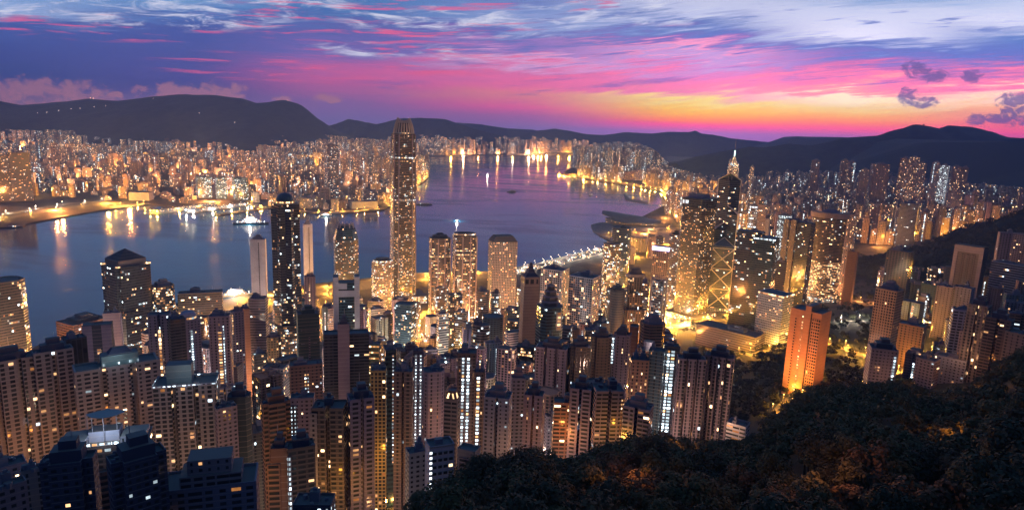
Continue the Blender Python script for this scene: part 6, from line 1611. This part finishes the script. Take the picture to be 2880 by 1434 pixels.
for _ in range(26000):
    if len(spots) > 1500: break
    px = rng.uniform(960, 2990); a = math.atan2(ray(px, 1250)[0], ray(px, 1250)[1]); rc = float(np.interp(a, _ra, _rr))
    r = 45 + (rc + 25 - 45) * math.sqrt(rng.random())
    X, Y = r * math.sin(a), r * math.cos(a); z = hill_z(X, Y)
    gap = 5.4 + r * .006
    pp = proj(X, Y, z + 9)
    if pp[1] > 1560 or any((X - q[0]) ** 2 + (Y - q[1]) ** 2 < gap * gap for q in spots): continue
    spots.append((X, Y, z, r, rc))
spots.sort(key=lambda q: q[3])
SV = []; SF = []
for i, (X, Y, z, r, rc) in enumerate(spots):
    cm, tm, R, h = TREES[i * 5 % 8 if i % 3 else rng.randrange(8)]
    sc_ = rng.uniform(.65, 1.4); rz = rng.random() * 6.283
    if i < 290:
        edge = r / rc
        g_ = ('trees low on the near slope', 'leafy tree with rusty brown crown in the dark foreground wood') if edge < .62 else ('trees higher on the near slope', 'leafy tree on the upper part of the dark foreground slope')
        root = empty('tree', (X, Y, z), rz, g_[1], 'tree', g_[0]); root.scale = (sc_, sc_, sc_ * rng.uniform(.85, 1.15))
        t_ = bpy.data.objects.new('trunk', tm); COL.objects.link(t_); t_.parent = root
        c_ = bpy.data.objects.new('crown', cm); COL.objects.link(c_); c_.parent = root; c_.location = (0, 0, h + R * .35)
    else:
        R2 = R * sc_ * 1.05; V, F = crown_geo(R2, rng.randint(10, 18), 26, rng.uniform(.55, .8), rng, rng.uniform(.6, 1.05)); b = len(SV)
        SV += [(X + v[0], Y + v[1], z + h * .9 + R2 * .2 + v[2]) for v in V]; SF += [tuple(q + b for q in f) for f in F]
tag(mesh_obj('hillside_foliage', SV, SF, LEAF[0]), kind='stuff')
print('trees', len(spots), len(SF))
# park woodland and the wooded hill
SV = []; SF = []; n_ = 0
ROADPTS = [tuple(l.location)[:2] for l in bpy.data.objects if l.type == 'LIGHT']
AREAS = [(2080, 2520, 740, 1000, 520), (1900, 2230, 880, 1200, 170), (2040, 2480, 1000, 1190, 330), (2240, 2470, 700, 780, 130), (2560, 2880, 690, 900, 260), (2560, 2880, 600, 760, 260), (2720, 2880, 980, 1060, 60)]
for (x0, x1, y0, y1, n) in AREAS:
    for _ in range(n):
        px, py = rng.uniform(x0, x1), rng.uniform(y0, y1)
        X, Y, z = ray_ground(px, py)
        if Y > 2400 or any((X - a) ** 2 + (Y - b) ** 2 < (c * .8) ** 2 for a, b, c in FOOT) or any((X - a) ** 2 + (Y - b) ** 2 < 81 for a, b in ROADPTS): continue
        R = rng.uniform(4, 7.5); V, F = crown_geo(R, 9, 14, 1.35, rng); b = len(SV)
        SV += [(X + v[0], Y + v[1], z + R * .9 + v[2]) for v in V]; SF += [tuple(q + b for q in f) for f in F]; n_ += 1
vs = [v.co for v in WHILL.data.vertices if v.co.z > 6]
for v in vs:
    for _ in range(2):
        if rng.random() < .35: continue
        X, Y, z = v.x + rng.uniform(-6, 6), v.y + rng.uniform(-12, 12), v.z
        R = rng.uniform(4, 8); V, F = crown_geo(R, 5, 7, 2.4, rng); b = len(SV)
        SV += [(X + q[0], Y + q[1], z + R * .4 + q[2]) for q in V]; SF += [tuple(q + b for q in f) for f in F]
tag(mesh_obj('park_foliage', SV, SF, LEAF[3]), kind='stuff')
print('park trees', n_, len(SF))

# floodlights round the orange slab, standing clear of the slope
r_, W, D, H = ORANGE
def flood_at(lx, ly, tx, ty, tz, power, col, ang):
    c, s_ = math.cos(r_.rotation_euler.z), math.sin(r_.rotation_euler.z)
    X, Y = r_.location.x + c * lx - s_ * ly, r_.location.y + s_ * lx + c * ly
    lz = max(10.0, hill_z(X, Y) + 16 - r_.location.z, ground_z(X, Y) + 15 - r_.location.z)
    flood(r_, lx, ly, lz, tx, ty, tz, power, col, ang)
for u in (-.32, .32):
    flood_at(W * u, -D * .5 - 42, W * u, -D * .5, H * .62, LP * .62, (1.0, .29, .055), 96)
flood_at(W * .5 + 42, -8, W * .5, 0, H * .6, LP * .35, (1.0, .31, .06), 96)
flood_at(-W * .5 - 42, -8, -W * .5, 0, H * .6, LP * .9, (1.0, .27, .05), 96)

# ================================================================== boats, piers, small things on the water and hills
M_HULL = plain('boat_hull', (.05, .06, .08), .4); M_SHIPW = plain('boat_white', (.5, .5, .52), .5)
G_WARM = glow('deck_lights', (1.0, .70, .40), 4.0); G_COLD = glow('deck_lights_cold', (.85, .93, 1.0), 6.0)
def hull_mesh(name, L, Bm, Hh, mat, parent, z0=-.5, flare=1.12):
    V = []; F = []; n = 10
    for j, (k, z) in enumerate(((.8, z0), (1.0, Hh))):
        for i in range(n + 1):
            u = i / n; x = (u - .5) * L * (flare if j else 1) ; w = Bm / 2 * k * (1 - max(0, (u - .6) / .4) ** 1.8)
            V += [(x, -w, z), (x, w, z)]
    m = 2 * (n + 1)
    for i in range(n):
        F += [(2 * i, 2 * i + 2, m + 2 * i + 2, m + 2 * i), (2 * i + 1, m + 2 * i + 1, m + 2 * i + 3, 2 * i + 3), (m + 2 * i, m + 2 * i + 2, m + 2 * i + 3, m + 2 * i + 1)]
    F.append((0, m, m + 1, 1))
    return mesh_obj(name, V, F, mat, parent)
def ship(label, cat, px, py, L, ang, decks, lit, name='ship', lightmat=None, hullcol=None):
    X, Y = at_z(px, py, 0.0)
    r = empty(name, (X, Y, 0), rad(ang), label, cat)
    Bm = L * .2; hh = L * .045 + 1
    hull_mesh('hull', L, Bm, hh, hullcol or M_HULL, r)
    z = hh
    for d in range(decks):
        m = MB(); k = 1 - d * .17
        m.prism(chamf(L * .66 * k, Bm * .84 * k, .2), z, z + L * .028 + 1.6, style('off', 'white', lit=lit, cool=.5, pow=2.6, bay=3, fl=L * .028 + 1.6, ww=.8, wh=.55), roof=(.4, .4, .42))
        m.build('deck', parent=r); z += L * .028 + 1.6
    m = MB(); m.prism(ngon(L * .05, L * .04, 10, -L * .12), z, z + L * .06, style('blank', 'white'), top=.85); m.build('funnel', parent=r)
    m = MB(); m.bar((L * .14, 0, z), (L * .14, 0, z + L * .09), max(.12, L * .003), style('blank', 'grey')); m.build('mast', parent=r)
    if lightmat:
        v = []; f = []
        s = max(.6, L * .009)
        for i in range(7):
            cx0 = (i / 6 - .5) * L * .8
            for sy in (-1, 1):
                b = len(v); yv = sy * Bm * .4
                v += [(cx0 + a * s, yv + c * s, hh + 2.5 + d * s) for a in (-1, 1) for c in (-1, 1) for d in (-1, 1)]
                f += [tuple(b + q for q in t_) for t_ in ((0, 1, 3, 2), (4, 6, 7, 5), (0, 4, 5, 1), (2, 3, 7, 6), (0, 2, 6, 4), (1, 5, 7, 3))]
        mesh_obj('deck_lamps', v, f, lightmat, r)
        light(X, Y - L * .1, hh + 9, WHT, LP * 2.2, 2)
    return r
ship('large white-lit cruise ship lying off the far piers, left of the domed dark tower', 'ship', 706, 630, 120, 18, 4, .8, lightmat=G_COLD, name='cruise_ship')
ship('brightly lit white ferry moored at the near shore, left of the pink harbour slab', 'ferry', 662, 832, 72, 24, 3, .95, name='ferry', lightmat=G_COLD, hullcol=M_SHIPW)
ship('dark cargo boat alone in the middle of the harbour', 'boat', 1440, 540, 70, 40, 2, .05, name='cargo_boat')
ship('small dark boat off the far highway, near the right shore', 'boat', 1663, 550, 48, 60, 2, .05, name='cargo_boat')
ship('dark barge close to the tallest tower, right side', 'boat', 1192, 576, 80, 10, 1, .05, name='barge')
ship('white lit launch on open water left of the centre', 'boat', 1285, 622, 22, 70, 1, 1, name='launch', lightmat=G_COLD)
ship('white lit launch far out below the farthest shore', 'boat', 1371, 492, 30, 70, 1, 1, name='launch', lightmat=G_COLD)
ship('tiny lit launch at the farthest shore right of centre', 'boat', 1441, 452, 46, 70, 1, 1, name='launch', lightmat=G_WARM)
ship('white ferry berthed under the far promenade, right of the domed dark tower', 'ferry', 918, 608, 50, 20, 2, .8, name='ferry', lightmat=G_WARM)
ship('dark tug by the left edge under the far shore', 'boat', 40, 640, 50, 20, 1, .2, name='tug')
M_PIER = plain('pier_deck', (.22, .20, .18), .8, .2, .1)
def pier(label, a, b, width, shed=True, col=SOD, power=LP * 3.2):
    A_, B_ = at_z(*a, 3.5), at_z(*b, 3.5)
    cx0, cy0 = (A_[0] + B_[0]) / 2, (A_[1] + B_[1]) / 2; dx, dy = B_[0] - A_[0], B_[1] - A_[1]; L = math.hypot(dx, dy)
    r = empty('pier', (cx0, cy0, 0), math.atan2(dy, dx), label, 'pier')
    v = [(x, y, z) for x in (-L / 2, L / 2) for y in (-width / 2, width / 2) for z in (-3, 3.5)]
    fs = [(0, 1, 3, 2), (4, 6, 7, 5), (0, 4, 5, 1), (2, 3, 7, 6), (0, 2, 6, 4), (1, 5, 7, 3)]
    mesh_obj('pier_deck', v, fs, M_PIER, r)
    if shed:
        m = MB(); m.box(-L * .46, L * .46, -width * .32, width * .32, 3.5, 15, style('off', 'pale', lit=.35, pow=1.6, cool=.1)); m.build('terminal_shed', parent=r)
    n = 7
    for i in range(n):
        u = (i / (n - 1) - .5) * .96
        for s in ((-1, 1) if width > 30 else (-1,)):
            x, y = cx0 + dx * u + dy / L * s * width * .48, cy0 + dy * u - dx / L * s * width * .48
            if i % 2 == 0: light(x, y, 10.5, col, power * .6, 1)
            lamp(x, y, 3.5, col, 2.0, 'lamp on a pier of the far shore', 'pier lamps', 'pier_lamp')
pier('long yellow-lit pier on the far shore, left of three', (428, 600), (612, 575), 34)
pier('pale terminal pier on the far shore, middle of three', (530, 598), (690, 576), 40, col=WHT)
pier('curved-end pier with yellow lamps on the far shore, right of three', (612, 604), (745, 584), 30, shed=False)
X, Y, Z = at_y(2590, 356, 5900)
r_ = empty('radar_station', (X, Y, Z - 14), 0, 'radar station block on the mountain crest at the right', 'radar station')
m = MB(); m.box(-16, 16, -8, 8, 0, 16, style('blank', 'white', lit=.5, ww=.6, wh=.6, bay=8, fl=8, pow=2, cool=1)); m.build('station_block', parent=r_)
m = MB(); m.prism(ngon(16, 16, 12, 22), 0, 34, style('blank', 'dark'), top=.8); m.build('radar_tower', parent=r_)
# lamps strung along the far left mountain road and peaks
for i, (px, py) in enumerate([(105, 318), (132, 316), (165, 311), (200, 307), (225, 305), (265, 301), (297, 299), (255, 276), (262, 277), (430, 277), (810, 283), (560, 318), (660, 345)]):
    X, Y, Z = at_y(px, py, 7350 if py > 290 else 8500)
    lamp(X, Y, Z - 10, SOD if i in (7, 8, 10) else WHT, 5.0 if i in (7, 8) else 3.2, 'lamp on the far left mountain side', 'mountain lamps', 'mountain_lamp')
HAZE = 0.000062

# ------------------------------------------------------------------ air
HZ = (-13000, 13000, -400, 16000, -5.0, 1150.0)
hv = [(x, y, z) for x in HZ[:2] for y in HZ[2:4] for z in HZ[4:]]
hz_mat = bpy.data.materials.new('haze'); hz_mat.use_nodes = True
ht = NT(hz_mat.node_tree)
hz_out = ht.node('ShaderNodeOutputMaterial')
hp = ht.node('ShaderNodeVolumePrincipled')
hp.inputs['Color'].default_value = (0.20, 0.38, 1.0, 1); hp.inputs['Density'].default_value = HAZE
hp.inputs['Anisotropy'].default_value = 0.45
ht.l.new(hp.outputs[0], hz_out.inputs['Volume'])
hz = mesh_obj('haze', hv, [(0, 1, 3, 2), (4, 6, 7, 5), (0, 4, 5, 1), (2, 3, 7, 6), (0, 2, 6, 4), (1, 5, 7, 3)], hz_mat)
tag(hz, kind='stuff')
